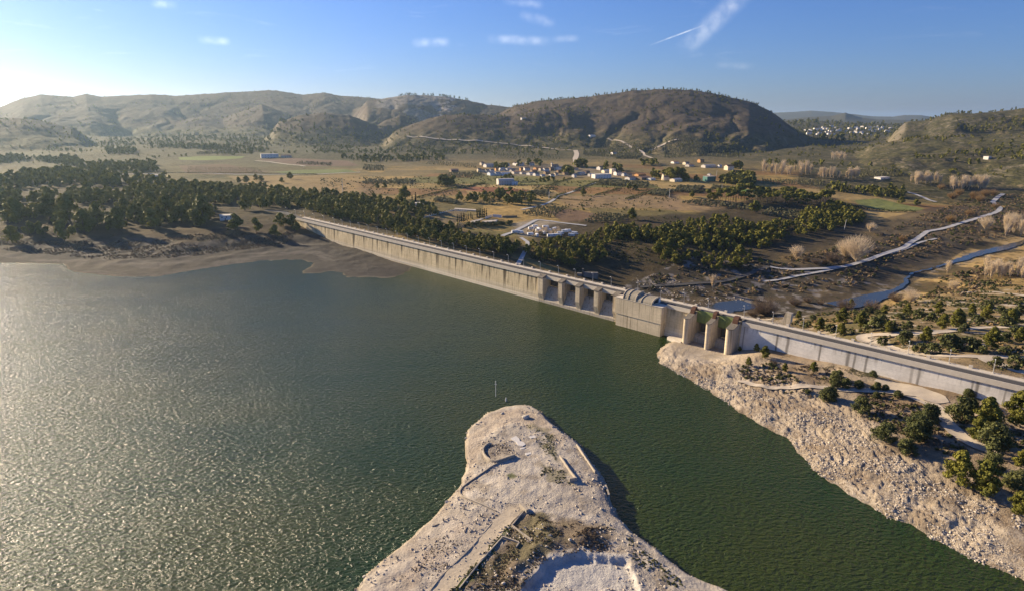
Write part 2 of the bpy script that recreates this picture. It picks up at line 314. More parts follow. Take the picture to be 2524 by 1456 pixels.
def groundv(px, py, rmin=60):
    """where sight lines first meet the ground sheet beyond rmin"""
    px = np.atleast_1d(np.asarray(px, float)); py = np.atleast_1d(np.asarray(py, float)); X, Y, Z = [], [], []
    for a_, b_ in zip(px, py):
        d = rayd(a_, b_); az = math.atan2(d[0], d[1]); sl = d[2] / math.hypot(d[0], d[1])
        v = float(np.clip(np.interp(az, g_az, np.arange(len(g_az))), 0, len(g_az) - 1.001)); j = int(v)
        prof = GZ[:, j] * (1 - v + j) + GZ[:, j + 1] * (v - j); dz = CZ + sl * g_rr - prof
        k = np.nonzero((dz < 0) & (g_rr > rmin))[0]
        if len(k) == 0: r = 15000.
        else:
            k = k[0]; t = dz[k - 1] / (dz[k - 1] - dz[k]); r = g_rr[k - 1] + t * (g_rr[k] - g_rr[k - 1])
        X.append(r * math.sin(az)); Y.append(r * math.cos(az))
    X = np.array(X); Y = np.array(Y); return X, Y, gz(X, Y)
def ground(px, py, rmin=60):
    x, y, z = groundv(px, py, rmin); return float(x[0]), float(y[0]), float(z[0])
# ------------------------------------------------------------------ materials
def newmat(name, rough=.9, spec=.2):
    m = bpy.data.materials.new(name); m.use_nodes = True; nt = m.node_tree; b = nt.nodes['Principled BSDF']
    b.inputs['Roughness'].default_value = rough; b.inputs['Specular IOR Level'].default_value = spec
    return m, nt, b
def noise(nt, vec, scale, det=4., rough=.55, dist=0.):
    n = N(nt, 'ShaderNodeTexNoise', i={'Scale': scale, 'Detail': det, 'Roughness': rough, 'Distortion': dist}); L(nt, vec, n.inputs['Vector']); return n.outputs[0]
def bump(nt, b, h, dist, st=1.):
    n = N(nt, 'ShaderNodeBump', i={'Strength': st, 'Distance': dist}); L(nt, h, n.inputs['Height']); L(nt, n.outputs[0], b.inputs['Normal'])
def simple(name, col, rough=.85, var=.25, scale=1.5, spec=.2, bmp=0., metal=0.):
    m, nt, b = newmat(name, rough, spec); t = N(nt, 'ShaderNodeNewGeometry').outputs['Position']
    n = noise(nt, t, scale); c = mixc(nt, n, tuple(v * (1 - var) for v in col), tuple(min(1, v * (1 + var)) for v in col))
    L(nt, c, b.inputs['Base Color']); b.inputs['Metallic'].default_value = metal
    if bmp: bump(nt, b, n, bmp)
    return m
def foliage(name, c1, c2, trans=.25, rand=.5):
    m, nt, b = newmat(name, .75, .15); b.inputs['Base Color'].default_value = (*c1, 1)
    g = N(nt, 'ShaderNodeNewGeometry'); oi = N(nt, 'ShaderNodeObjectInfo')
    n = noise(nt, g.outputs['Position'], .13, 3.); n2 = noise(nt, g.outputs['Position'], 1.1, 2.)
    f = mth(nt, 'ADD', mth(nt, 'MULTIPLY', n, 1 - rand * .5), mth(nt, 'MULTIPLY', oi.outputs['Random'], rand * .5)); f = mapr(nt, f, .25, .75)
    c = mixc(nt, f, c1, c2); c = mixc(nt, mapr(nt, n2, .3, .7, 0., .45), c, tuple(v * 1.8 for v in c2))
    L(nt, c, b.inputs['Base Color'])
    tr = N(nt, 'ShaderNodeBsdfTranslucent'); L(nt, c, tr.inputs[0]); ms = N(nt, 'ShaderNodeMixShader', i={0: trans})
    L(nt, b.outputs[0], ms.inputs[1]); L(nt, tr.outputs[0], ms.inputs[2]); L(nt, ms.outputs[0], nt.nodes['Material Output'].inputs[0]); return m
# ground
m_ground, nt, b = newmat('ground', .95, .1)
pos = N(nt, 'ShaderNodeNewGeometry').outputs['Position']
ac = N(nt, 'ShaderNodeAttribute', attribute_name='Col').outputs['Color']; asb = N(nt, 'ShaderNodeAttribute', attribute_name='scrub').outputs['Fac']; ark = N(nt, 'ShaderNodeAttribute', attribute_name='rock').outputs['Fac']
na = noise(nt, pos, .02, 5.); nb = noise(nt, pos, .18, 5., .6); nc = noise(nt, pos, 1.3, 5., .65)
f = mth(nt, 'ADD', mth(nt, 'ADD', mth(nt, 'MULTIPLY', na, .5), mth(nt, 'MULTIPLY', nb, .7)), mth(nt, 'ADD', mth(nt, 'MULTIPLY', nc, .45), mth(nt, 'MULTIPLY', noise(nt, pos, 4.5, 4., .7), .4)))
c = mixc(nt, 1., ac, mapr(nt, f, .55, 1.5, .4, 1.6, False), 'MULTIPLY')
# shrub speckle
ns = noise(nt, pos, .11, 6., .7); thr = mth(nt, 'SUBTRACT', .86, mth(nt, 'MULTIPLY', asb, .5))
sm = mapr(nt, mth(nt, 'SUBTRACT', ns, thr), -.03, .05)
c = mixc(nt, mth(nt, 'MULTIPLY', sm, .85), c, mixc(nt, nb, (.022, .028, .012), (.055, .055, .024)))
# broken limestone
vr = N(nt, 'ShaderNodeTexVoronoi', i={'Scale': .75}); L(nt, pos, vr.inputs['Vector'])
vr2 = N(nt, 'ShaderNodeTexVoronoi', i={'Scale': 3.4}); L(nt, pos, vr2.inputs['Vector'])
rk = mth(nt, 'ADD', mth(nt, 'MULTIPLY', noise(nt, pos, 1.0, 7., .75), .9), mth(nt, 'MULTIPLY', vr2.outputs['Distance'], .25))
rc_ = mixc(nt, mapr(nt, rk, .40, .62), (.17, .12, .075), (.58, .50, .39)); rc_ = mixc(nt, mapr(nt, noise(nt, pos, .07, 4.), .45, .62, 0., .6), rc_, (.17, .115, .07))
c = mixc(nt, mth(nt, 'MULTIPLY', ark, .8), c, rc_)
L(nt, c, b.inputs['Base Color'])
hb = mth(nt, 'ADD', mth(nt, 'MULTIPLY', nc, .5), mth(nt, 'MULTIPLY', rk, mth(nt, 'ADD', mth(nt, 'MULTIPLY', ark, 1.2), .15)))
bump(nt, b, mth(nt, 'ADD', hb, mth(nt, 'MULTIPLY', sm, .8)), .9, .8)
# water
def water_mat(name, deep, sc=1.0, amp=1.12):
    m, nt, b = newmat(name, .155, .5); b.inputs['IOR'].default_value = 1.33; b.inputs['Base Color'].default_value = (*deep, 1)
    pos = N(nt, 'ShaderNodeNewGeometry').outputs['Position']
    def wv(rot, sx, sy, scale, dist):
        mp = N(nt, 'ShaderNodeMapping', i={'Rotation': (0, 0, rot), 'Scale': (sx, sy, 1)}); L(nt, pos, mp.inputs[0])
        return noise(nt, mp.outputs[0], scale, 3., .55, dist)
    h = mth(nt, 'ADD', mth(nt, 'MULTIPLY', wv(.42, .65, 1., .78 * sc, .4), .7), mth(nt, 'MULTIPLY', wv(-.75, .6, 1., 1.1 * sc, .3), .52))
    h = mth(nt, 'ADD', h, mth(nt, 'MULTIPLY', wv(.1, .7, 1., 3.3 * sc, 0.), .17))
    mpg = N(nt, 'ShaderNodeMapping', i={'Rotation': (0, 0, -.5), 'Scale': (.35, 1, 1)}); L(nt, pos, mpg.inputs[0]); gust = mapr(nt, noise(nt, mpg.outputs[0], .022, 4., .55, 1.2), .32, .68, .84, 1.1)
    bump(nt, b, mth(nt, 'MULTIPLY', h, gust), amp / sc, 1.)
    return m, nt, b
m_water, nt, b = water_mat('reservoir_water', (.012, .032, .007))
pos = N(nt, 'ShaderNodeNewGeometry').outputs['Position']
L(nt, mixc(nt, mapr(nt, noise(nt, pos, .008, 3.), .35, .65), (.014, .037, .005), (.032, .045, .004)), b.inputs['Base Color'])
m_river, *_ = water_mat('river_water', (.035, .04, .036), 2., .12)
m_road = simple('asphalt', (.075, .072, .07), .9, .2, .8)
m_path = simple('dirt_track', (.46, .40, .32), .95, .22, .35, bmp=.1)
m_lane = simple('pale_lane', (.40, .40, .40), .9, .15, .3)

# ------------------------------------------------------------------ ground sheet
rr, az = g_rr, g_az
x, y, z, r, a = GX.ravel(), GY.ravel(), GZ.ravel(), RR.ravel(), AZ.ravel()
n = len(x); col = np.zeros((n, 3)); scrub = np.zeros(n); rock = np.zeros(n)
def setc(mask, c): global col; mask = np.clip(mask, 0, 1)[:, None]; col = col * (1 - mask) + np.asarray(c) * mask
s_ = (x - DA[0]) * DT[0] + (y - DA[1]) * DT[1]; o_ = (x - DA[0]) * DN[0] + (y - DA[1]) * DN[1]
f1 = fbm(x / 90, y / 90, 4, 201); f2 = fbm(x / 25, y / 25, 4, 202); f3 = fbm(x / 400, y / 300, 3, 203); fs = fbm(x / 6, y / 6, 3, 204)
col[:] = (.255, .185, .065); setc(sst(.35, .65, f1), (.37, .25, .085)); setc(sst(.5, .7, f2) * .6, (.13, .115, .042)); setc(sst(.55, .68, fs) * .4, (.10, .085, .04))
# patchwork of the plain: cells with their own soil
cx = np.floor(x / 130 + .7 * vnoise(x / 260, y / 260, 7)); cy = np.floor(y / 85 + x / 800 + .7 * vnoise(x / 200 + 5, y / 200, 8)); ch = _h(cx, cy, 31)
pl = sst(560, 700, r) * sst(2300, 1800, r)
for lo, hi, c_ in ((0, .12, (.19, .10, .042)), (.12, .26, (.12, .105, .042)), (.26, .38, (.36, .26, .11)), (.38, .47, (.12, .13, .04)), (.47, .55, (.17, .135, .06))):
    setc(((ch >= lo) & (ch < hi)) * pl * .75, c_)
# scrubby far valley and hill colours
setc(sst(1250, 1800, r), (.115, .098, .052)); setc(sst(1250, 1700, r) * sst(.45, .6, f1) * .7, (.075, .072, .034)); scrub = np.maximum(scrub, sst(1250, 1700, r) * (.55 + .3 * f3))
setc(sst(1250, 1700, r) * sst(.60, .68, f2) * .5, (.22, .17, .10))
lw = sst(-.18, -.32, a) * sst(620, 800, r); setc(lw * .75, (.10, .095, .042)); scrub = np.maximum(scrub, lw * (.35 + .5 * f1))
hill = sst(12, 60, z - 26) * (r > 1800); setc(hill, (.074, .058, .043)); setc(hill * sst(.42, .62, f1) * .6, (.112, .083, .056)); scrub = np.where(hill > .1, .45 + .3 * f1, scrub)
rgt = sst(.40, .47, a) * sst(1150, 1300, r) * (r < 3300); setc(rgt * .85, (.092, .086, .038)); setc(rgt * sst(.48, .62, f1) * .65, (.17, .135, .085)); setc(rgt * sst(.60, .70, f2) * .6, (.22, .19, .14)); scrub = np.where(rgt > .2, .6 + .35 * f1, scrub)
tn = (r > 3400) & (a > .35); setc(tn * .8, (.075, .075, .045))
# bare rock: quarry scar, gorge cliffs, gully toes
def azr(px0, px1, r0, r1, soft=.012):
    a0 = math.atan2(px0 - 1262, F); a1 = math.atan2(px1 - 1262, F); return sst(a0 - soft, a0 + soft, a) * sst(a1 + soft, a1 - soft, a) * (r > r0) * (r < r1)
elev = np.degrees(np.arctan2(z - CZ, r)); ypix = 290 - np.tan(np.radians(elev)) * F / np.cos(a)
q = azr(1075, 1130, 3000, 4100, .006) * sst(.42, .55, f2 + (f1 - .5) * .8); setc(q * .9, (.42, .37, .32))
q = azr(940, 1090, 3300, 4100, .01) * sst(.52, .6, f1 + .25 * sst(3500, 3900, r)); setc(q * .55, (.30, .28, .25))
gx_, gy_ = np.gradient(GZ, axis=1), np.gradient(GZ, axis=0); dr_ = np.gradient(rr)[:, None]; slope = np.hypot(gy_ / dr_, gx_ / (np.gradient(az)[None] * RR)).ravel()
setc(sst(.55, .95, slope) * (r > 1800) * (r < 4000) * .8 * sst(.45, .62, f2) * .6, (.20, .17, .135)); scrub *= np.where(r > 1800, 1 - .6 * sst(.6, .95, slope), 1)
q = azr(2180, 2330, 2300, 3000, .008) * sst(.35, .7, slope) * .6; setc(q, (.13, .115, .095))
# fields traced on the plain
def field(pts, c_, soft=3., k=1.):
    P = [ground(*p)[:2] for p in pts]; m = (r > 380) & (r < 2600); d = np.full(n, -99.); d[m] = psd(P, x[m], y[m]); setc(sst(-soft, soft, d + (fs - .5) * 3) * k, c_); scrub[d > 0] *= .15
field([z2(*p) for p in ((930,728),(1010,706),(1180,712),(1420,735),(1330,752),(1150,757))], (.24, .105, .05))
field([z2(*p) for p in ((0,705),(150,698),(420,735),(330,775),(0,790))], (.19, .125, .058))
field([z1(*p) for p in ((1180,645),(1330,638),(1620,638),(1600,652),(1350,665),(1190,662))], (.16, .20, .055))
field([z1(*p) for p in ((1820,742),(2000,728),(2300,726),(2380,745),(1900,760))], (.15, .18, .06))
field([z1(*p) for p in ((1180,700),(1500,690),(1800,745),(1400,760),(1230,752))], (.13, .09, .05))
field([z1(*p) for p in ((1690,660),(1950,650),(2300,668),(2380,700),(2050,705))], (.15, .10, .065))
field([z1(*p) for p in ((1500,770),(2380,765),(2380,900),(2100,870),(1700,850))], (.29, .20, .08), 8, .7)
field([z3(*p) for p in ((1255,795),(1420,785),(1720,850),(1690,868),(1500,872),(1300,835))], (.17, .19, .06))
field([z3(*p) for p in ((500,722),(590,728),(560,748),(500,745))], (.10, .17, .04))
field([z3(*p) for p in ((0,860),(300,870),(560,850),(600,800),(0,790))], (.29, .20, .105), 6, .8)
field([z2(*p) for p in ((1550,770),(2380,760),(2380,860),(2050,850),(1650,850))], (.26, .18, .10), 8, .7)
field([z2(*p) for p in ((1500,870),(1650,855),(1900,900),(1750,945),(1600,940))], (.17, .11, .065))
field([v3(*p) for p in ((1440,400),(1750,350),(2330,430),(2240,500),(1900,580),(1500,560))], (.33, .28, .20), 6, .9)
field([v3(*p) for p in ((290,330),(690,230),(820,260),(720,400),(400,390))], (.17, .13, .07))
field([v3(*p) for p in ((480,310),(700,290),(700,330),(600,350))], (.30, .23, .08), 2, .7)
field([v1(*p) for p in ((200,470),(500,330),(1600,330),(2500,420),(2500,560),(1700,520),(600,510))], (.22, .18, .135), 6, .6)
# river corridor, valley sides, wooded slopes
m = (r < 1600); rv = np.full(n, 999.); rv[m] = pld(river_mid, x[m], y[m]) 
dwn = (o_ < -9) & (r < 1500)
vb = sst(150, 40, rv + (f1 - .5) * 90) * dwn; setc(vb * .9, (.062, .052, .028)); setc(vb * sst(.46, .58, f2), (.30, .205, .08)); setc(vb * sst(.40, .52, a) * sst(.42, .56, f2) * .8, (.38, .27, .115)); setc(vb * sst(.6, .7, fs) * .5, (.14, .085, .05)); scrub = np.where(vb > .3, .45 + .2 * f2, scrub)
setc(sst(14, 6, rv + (fs - .5) * 8) * sst(.45, .6, fs) * dwn * .6, (.28, .26, .23))
rb = dwn * sst(430, 470, s_) * sst(-30, 0, z + 22) * (r < 620) * sst(-10, 5, z + 12); setc(rb, (.235, .175, .095)); setc(rb * sst(.45, .6, f2) * .8, (.105, .095, .04)); setc(rb * sst(.62, .7, fs), (.40, .34, .26)); scrub = np.where(rb > .4, .55, scrub)
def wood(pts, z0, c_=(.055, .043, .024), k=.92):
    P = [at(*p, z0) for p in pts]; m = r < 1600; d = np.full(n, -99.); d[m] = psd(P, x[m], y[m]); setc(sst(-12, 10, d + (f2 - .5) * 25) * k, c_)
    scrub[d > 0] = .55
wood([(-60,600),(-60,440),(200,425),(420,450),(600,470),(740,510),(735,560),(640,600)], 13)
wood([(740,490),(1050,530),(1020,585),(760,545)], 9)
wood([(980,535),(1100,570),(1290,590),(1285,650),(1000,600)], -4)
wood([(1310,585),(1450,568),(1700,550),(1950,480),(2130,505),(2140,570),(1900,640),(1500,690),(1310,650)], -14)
setc(dwn * (s_ > 280) * (s_ < 440) * sst(-14, -20, z) * .8 * (rv < 150), (.06, .052, .04)); setc(dwn * (s_ > 280) * (s_ < 440) * (r < 620) * sst(.58, .68, fs) * .7, (.25, .23, .21))  # valley floor behind spillway and gates darkened to paint its shade; pale stones added
# upstream shores
up = (o_ > -6) & (r < 1500); m = up
dl = np.full(n, -99.); dl[m] = psd(left_land, x[m], y[m]); dr = np.full(n, -99.); dr[m] = psd(right_land, x[m], y[m]); ds = np.full(n, -99.); ds[m] = psd(spit, x[m], y[m])
lb = sst(95, 75, dl + (f2 - .5) * 30) * (dl > -60); setc(lb, (.060, .055, .049)); band = sst(.45, .7, vnoise(dl / 7 + f2 * 3, x / 60, 3)); setc(lb * band * .7, (.135, .122, .104)); setc(lb * sst(.56, .66, fbm(dl / 2.5, x / 25, 3, 12)) * .6, (.05, .045, .04)); setc(lb * sst(.5, .35, f1) * .6, (.085, .072, .055))
scrub = np.where(lb > .3, 0, scrub); sc_ = sst(70, 90, dl) * sst(150, 110, dl); setc(sc_ * .8, (.085, .062, .036)); scrub = np.where(sc_ > .3, .5, scrub)
R_ = dr > -30; setc(R_ * 1., (.27, .205, .135)); setc(R_ * sst(.42, .6, f2) * .6, (.36, .30, .225)); setc(R_ * sst(.5, .35, f2) * .7, (.16, .115, .07)); scrub = np.where(R_, sst(22, 45, dr) * (.30 + .45 * f2), scrub)
rock = np.maximum(rock, sst(38, 18, dr + (f2 - .5) * 30) * R_ * sst(-25, -2, dr)); setc(sst(25, 15, np.hypot(s_ - 432, o_ - 14)) * R_ * .8, (.40, .35, .29)); bnd = vnoise(dr / 1.6 + 2 * f2, s_ / 30, 78); rock *= 1 - .55 * sst(.55, .75, bnd) * R_; setc(R_ * sst(.62, .72, bnd) * sst(40, 25, dr) * .6, (.40, .33, .235)); rock *= 1 - .75 * sst(24, 12, np.hypot(s_ - 432, o_ - 14))
Sp = ds > -12; setc(Sp * 1., (.41, .37, .315)); setc(Sp * sst(.55, .42, f2) * .5, (.29, .255, .215)); setc(Sp * sst(.56, .66, fbm(x / 4, y / 4, 3, 210)) * .6, (.24, .20, .155)); setc(Sp * sst(.52, .68, fs) * .5, (.46, .42, .36)); scrub = np.where(Sp, 0, scrub); rock = np.where(Sp, sst(5, 1, ds) * .5, rock)
def spt(pts, c_, k=1., soft=1., nz=4., z0=2.5):
    P = [at(*z7(*p), z0) for p in pts]; d = np.full(n, -99.); d[Sp] = psd(P, x[Sp], y[Sp]); w_ = sst(-soft, soft, d + (fbm(x / 3, y / 3, 3, 300) - .5) * nz) * k; setc(w_, c_); return w_
tip = spt(((770,330),(900,170),(1120,130),(1300,230),(1400,330),(1350,420),(1250,300),(1050,240),(880,330),(800,560),(760,520)), (.42, .35, .28), .6); rock = np.maximum(rock, tip * .75)
spt(((1050,880),(1130,800),(1330,870),(1480,870),(1650,900),(1760,1010),(1640,1060),(1480,1050),(1330,1080),(1190,1170),(1110,1320),(650,1320),(860,1110),(1000,990)), (.155, .12, .08), .9, 2., 6.)
spt(((1040,880),(1062,910),(960,1060),(840,1200),(730,1320),(650,1320),(800,1150)), (.10, .125, .035), .9, .6, 3.)
spt(((1100,930),(1230,830),(1350,900),(1360,1000),(1200,1130),(1010,1150),(880,1250)), (.13, .12, .06), .6, 2., 7.)
spt(((1150,260),(1200,240),(1330,330),(1340,500),(1270,430),(1260,330)), (.12, .115, .06), .8, 1., 5.)
spt(((1250,520),(1380,560),(1440,640),(1350,630),(1260,600)), (.15, .135, .08), .7, 1., 6.)
spt(((1010,570),(1060,560),(1090,590),(1040,605)), (.10, .11, .045), .9, .6, 3.)
spt(((900,380),(1010,370),(1090,430),(1050,450),(960,480),(900,440)), (.20, .17, .14), .7)
w_ = spt(((1120,1330),(1200,1190),(1330,1095),(1500,1070),(1640,1090),(1790,1105),(1830,1180),(1860,1250),(1890,1330)), (.43, .41, .38), 1., 1.); rock *= 1 - w_
spt(((80,1300),(250,1110),(420,970),(640,760),(930,870),(800,1030),(540,1310)), (.43, .38, .32), .6, 2., 6.); spt(((300,1200),(480,1020),(700,960),(560,1180),(420,1310)), (.30, .25, .205), .7, 5., 16.)
wet = np.maximum(np.maximum(sst(2.2, .2, np.abs(dr)), sst(1.4, .1, np.abs(ds))), sst(2, .2, np.abs(dl))); setc(wet * .55, (.20, .165, .10))
setc((z < -.6) * up * (dl < 0) * (dr < 0) * (ds < 0), (.03, .04, .015))
R, Cn = AZ.shape; ii = np.arange(R * Cn).reshape(R, Cn)
quads = np.stack([ii[:-1, :-1], ii[:-1, 1:], ii[1:, 1:], ii[1:, :-1]], -1).reshape(-1, 4)[:, ::-1]
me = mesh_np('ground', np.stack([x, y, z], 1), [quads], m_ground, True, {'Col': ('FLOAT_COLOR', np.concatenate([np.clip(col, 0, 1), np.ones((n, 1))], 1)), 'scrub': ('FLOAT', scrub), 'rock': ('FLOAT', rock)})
tag(link(bpy.data.objects.new('ground', me)), kind='structure')
del col, scrub, rock, f1, f2, f3, fs, dl, dr, ds, quads, slope
wp = [dpt(700, -5), dpt(-40, -5), (-420, 840), (-1600, 900), (-1600, -260), (480, -260)]
me = bpy.data.meshes.new('reservoir_water'); me.from_pydata([(p[0], p[1], 0) for p in wp], [], [tuple(range(len(wp)))[::-1]]); me.materials.append(m_water); me.update()
if me.polygons[0].normal.z < 0: me.flip_normals()
tag(link(bpy.data.objects.new('reservoir_water', me)), kind='structure')

# ------------------------------------------------------------------ ribbons laid on the ground
def resample(P, step):
    P = np.asarray(P, float); d = np.concatenate([[0], np.cumsum(np.hypot(*(np.diff(P[:, :2], axis=0).T)))]); k = max(2, int(d[-1] / step) + 1); t = np.linspace(0, d[-1], k)
    out = np.stack([np.interp(t, d, P[:, j]) for j in range(P.shape[1])], 1)
    for _ in range(2): out[1:-1] = (out[:-2] + 2 * out[1:-1] + out[2:]) / 4
    return out
TRACKS = []
def ribbon(name, P, width, mat, lift=.15, step=2., z=None, wob=0.):
    TRACKS.append((np.asarray(P)[:, :2], float(np.max(width)) / 2 + .8))
    P = resample(P, step); T = np.gradient(P[:, :2], axis=0); T /= np.linalg.norm(T, axis=1)[:, None] + 1e-9; Nn = np.stack([-T[:, 1], T[:, 0]], 1)
    k = 4; wd = np.asarray(width if np.ndim(width) else [width] * 2, float); wd = np.interp(np.linspace(0, 1, len(P)), np.linspace(0, 1, len(wd)), wd)
    rows = []
    for j in range(k + 1):
        t = j / k - .5; e = wob * (fbm(np.arange(len(P)) * step / 6., np.full(len(P), j // 3 * 9.), 3, 11) - .5) * (abs(t) > .4) * np.sign(t)
        rows.append(P[:, :2] + Nn * (t * wd + e)[:, None])
    V = np.stack(rows, 1); zz = gz(V[..., 0], V[..., 1]) + lift if z is None else np.full(V.shape[:2], z)
    if z is None: zz = np.maximum(zz, zz.mean(1, keepdims=True)) 
    V = np.concatenate([V, zz[..., None]], -1); ii = np.arange(V.shape[0] * (k + 1)).reshape(V.shape[0], k + 1)
    q = np.stack([ii[:-1, :-1], ii[:-1, 1:], ii[1:, 1:], ii[1:, :-1]], -1).reshape(-1, 4)
    me = mesh_np(name, V.reshape(-1, 3), [q], mat, True)
    if me.polygons[0].normal.z < 0: me.flip_normals()
    return tag(link(bpy.data.objects.new(name, me)), kind='structure')
def gpts(L_, z0=0., rmin=60):
    L_ = np.array(L_, float); return np.stack(groundv(L_[:, 0], L_[:, 1], rmin)[:2], 1)
ribbon('river', river_mid[:3], [20, 26], m_river, z=-26.9, step=3, wob=5)
ribbon('river', river_mid[4:10], [18, 20, 15, 5, 4, 2], m_river, z=-26.85, step=2, wob=2.5)
ribbon('river', river_mid[9:], [2, 2.5, 9, 13, 6, 3, 9], m_river, z=-26.8, step=3, wob=4)
ribbon('road', gpts([z3(*p) for p in ((700,1240),(760,1252),(900,1258),(1050,1252),(1180,1240),(1290,1212),(1400,1175),(1500,1140),(1600,1105),(1680,1050),(1740,1005),(1850,985),(1950,955),(2050,925),(2150,895),(2215,868),(2228,850),(2190,825),(2175,810),(2210,775),(2245,755))], -20), [4.5, 5.5, 6, 6.5, 7], m_lane, .5, 4)
ribbon('road', gpts([z3(*p) for p in ((-160,1372),(0,1360),(150,1353),(300,1345),(420,1330),(530,1300),(620,1265),(690,1235))], -20), 5, m_road, .4, 4)
ribbon('track', gpts([z3(*p) for p in ((660,1335),(760,1325),(900,1295),(1060,1268),(1200,1240),(1330,1195),(1500,1150),(1620,1110),(1720,1070),(1800,1052))], -22), 3.5, m_lane, .4, 4)
ribbon('track', gpts([z6(*p) for p in ((-60,910),(0,915),(80,945),(200,962),(400,968),(620,962),(760,968),(900,990),(1100,995),(1250,990),(1400,1010),(1520,1050),(1620,1085),(1720,1135),(1770,1210),(1820,1290),(1880,1350),(2000,1440),(2100,1500),(2300,1570))], 9), [2.5, 3, 3.2, 4, 5, 5, 5, 5], m_path, .22, 1.5, wob=1.2)
ribbon('dirt_yard', gpts([z6(*p) for p in ((1180,900),(1330,945),(1500,985),(1640,1030),(1780,1110))], 10), [3, 9, 13, 12, 4], m_path, .17, 2, wob=4)
ribbon('track', gpts([z6(*p) for p in ((1130,560),(1040,535),(1060,505),(1150,490),(1350,490),(1600,485),(1800,465),(1950,440),(2150,428),(2350,425),(2560,425))], 6), [5, 6, 5, 4, 4], m_path, .25, 2, wob=1.5)
ribbon('track', gpts([z6(*p) for p in ((1150,560),(1300,605),(1500,660),(1750,685),(1980,690),(2150,690),(2280,760),(2500,830),(2600,860))], 9), [6, 5, 4, 4, 8, 6], m_path, .25, 2, wob=1.5)
ribbon('track', gpts([z6(*p) for p in ((1950,120),(2100,108),(2250,108),(2400,125),(2560,150))], 0), 4, m_path, .25, 2, wob=1.5)
ribbon('track', gpts([z6(*p) for p in ((2150,690),(2400,695),(2560,700))], 8), 3.5, m_path, .25, 2, wob=1.5)
ribbon('road', gpts([v3(*p) for p in ((1290,560),(1400,520),(1500,470),(1620,410),(1740,350),(1900,370),(2100,400),(2350,430))], -3), 5, m_lane, .3, 4)
ribbon('path', gpts([z2(*p) for p in ((1310,1225),(1330,1190),(1350,1150),(1370,1110),(1375,1075),(1330,1045))], -8), 4, m_lane, .3, 2)
ribbon('track', gpts([z2(*p) for p in ((1330,860),(1450,835),(1540,800),(1580,765),(1660,745),(1740,710),(1830,680))], 0), 4.5, m_lane, .3, 5)
ribbon('track', gpts([z2(*p) for p in ((560,375),(700,383),(900,400),(1100,412),(1300,432),(1500,452),(1680,468))], 12), 11, m_path, .8, 12)
ribbon('track', gpts([z2(*p) for p in ((1690,466),(1700,490),(1690,520),(1696,560))], 8), 14, m_path, .6, 6)
ribbon('track', gpts([z2(*p) for p in ((1900,390),(2000,410),(2050,440),(2130,475),(2200,520))], 10), 8, m_path, .8, 8)
ribbon('track', gpts([z2(*p) for p in ((2180,470),(2270,430),(2380,395))], 14), 10, m_path, .8, 8)
ribbon('track', gpts([z1(*p) for p in ((640,765),(800,760),(1000,755),(1200,745),(1450,755),(1700,760),(2100,758),(2383,745))], 8), 6, m_lane, .4, 8)
ribbon('track', gpts([z1(*p) for p in ((1690,668),(1800,678),(1900,692),(2020,705))], 8), 8, m_path, .4, 8)
ribbon('road', gpts([(655,519),(690,522),(716,530),(740,541)], 14), [7, 8, 8], m_road, .25, 3)
ribbon('track', gpts([v4(*p) for p in ((1410,155),(1480,175),(1560,205),(1620,235),(1680,250))], -12), 6, m_lane, .3, 3)
ribbon('path', gpts([z7(*p) for p in ((1085,780),(1020,850),(900,985),(760,1140),(610,1305),(540,1390))], 3), [4.4, 4.8, 5, 5.2], simple('sandy_track', (.45, .385, .29), .95, .3, 1.2, bmp=.1), .06, .6, wob=.6)
# ------------------------------------------------------------------ the dam (local frame: x along the crest, y upstream, z up)
ROT = math.atan2(DT[1], DT[0])
def to_local(s, off, z): return (s, -off, z)      # upstream normal is local -y
sgn = 1 if (-DT[1] * DN[0] + DT[0] * DN[1]) > 0 else -1
dam = empty('dam', (DA[0], DA[1], 0), ROT)
tag(dam, 'long pale concrete gravity dam with stained upstream face and a road along its crest', 'dam')
Y = lambda off: sgn * off
# concrete: rain streaks below the joints, tide bands near the water, all from vertex attributes on the fine face mesh
def concrete(name, base=(.62, .52, .34), streaky=True):
    m, nt, b = newmat(name, .9, .15); pos = N(nt, 'ShaderNodeTexCoord').outputs['Object']
    n1 = noise(nt, pos, .09, 5., .6); n2 = noise(nt, pos, 1.1, 5., .65)
    mp = N(nt, 'ShaderNodeMapping', i={'Scale': (1.1, 1.1, .035)}); L(nt, pos, mp.inputs[0]); n3 = noise(nt, mp.outputs[0], 1.0, 4., .7)
    mp2 = N(nt, 'ShaderNodeMapping', i={'Scale': (.02, .02, 2.2)}); L(nt, pos, mp2.inputs[0]); n4 = noise(nt, mp2.outputs[0], 1.0, 3., .6)
    c = mixc(nt, mapr(nt, n1, .3, .7), tuple(v * .86 for v in base), tuple(v * 1.12 for v in base))
    c = mixc(nt, mapr(nt, n2, .35, .75, 0., .35), c, tuple(v * .6 for v in base))
    c = mixc(nt, mapr(nt, n4, .48, .62, 0., .35), c, tuple(v * .72 for v in base))
    if streaky: c = mixc(nt, mapr(nt, n3, .50, .70, 0., .75), c, (.13, .095, .055))
    st = N(nt, 'ShaderNodeAttribute', attribute_name='stain_shade').outputs['Fac']; td = N(nt, 'ShaderNodeAttribute', attribute_name='tide').outputs['Fac']
    c = mixc(nt, mth(nt, 'MULTIPLY', td, .8), c, (.68, .64, .57)); c = mixc(nt, st, c, (.045, .035, .024))
    L(nt, c, b.inputs['Base Color']); bump(nt, b, n2, .06, .6); return m
m_conc = concrete('dam_concrete'); m_hood = concrete('hood_concrete', (.33, .30, .24)); m_conc2 = concrete('outlet_concrete', (.60, .51, .37)); m_pale = simple('kerb_concrete', (.55, .50, .42), .9, .16, .7, bmp=.03)
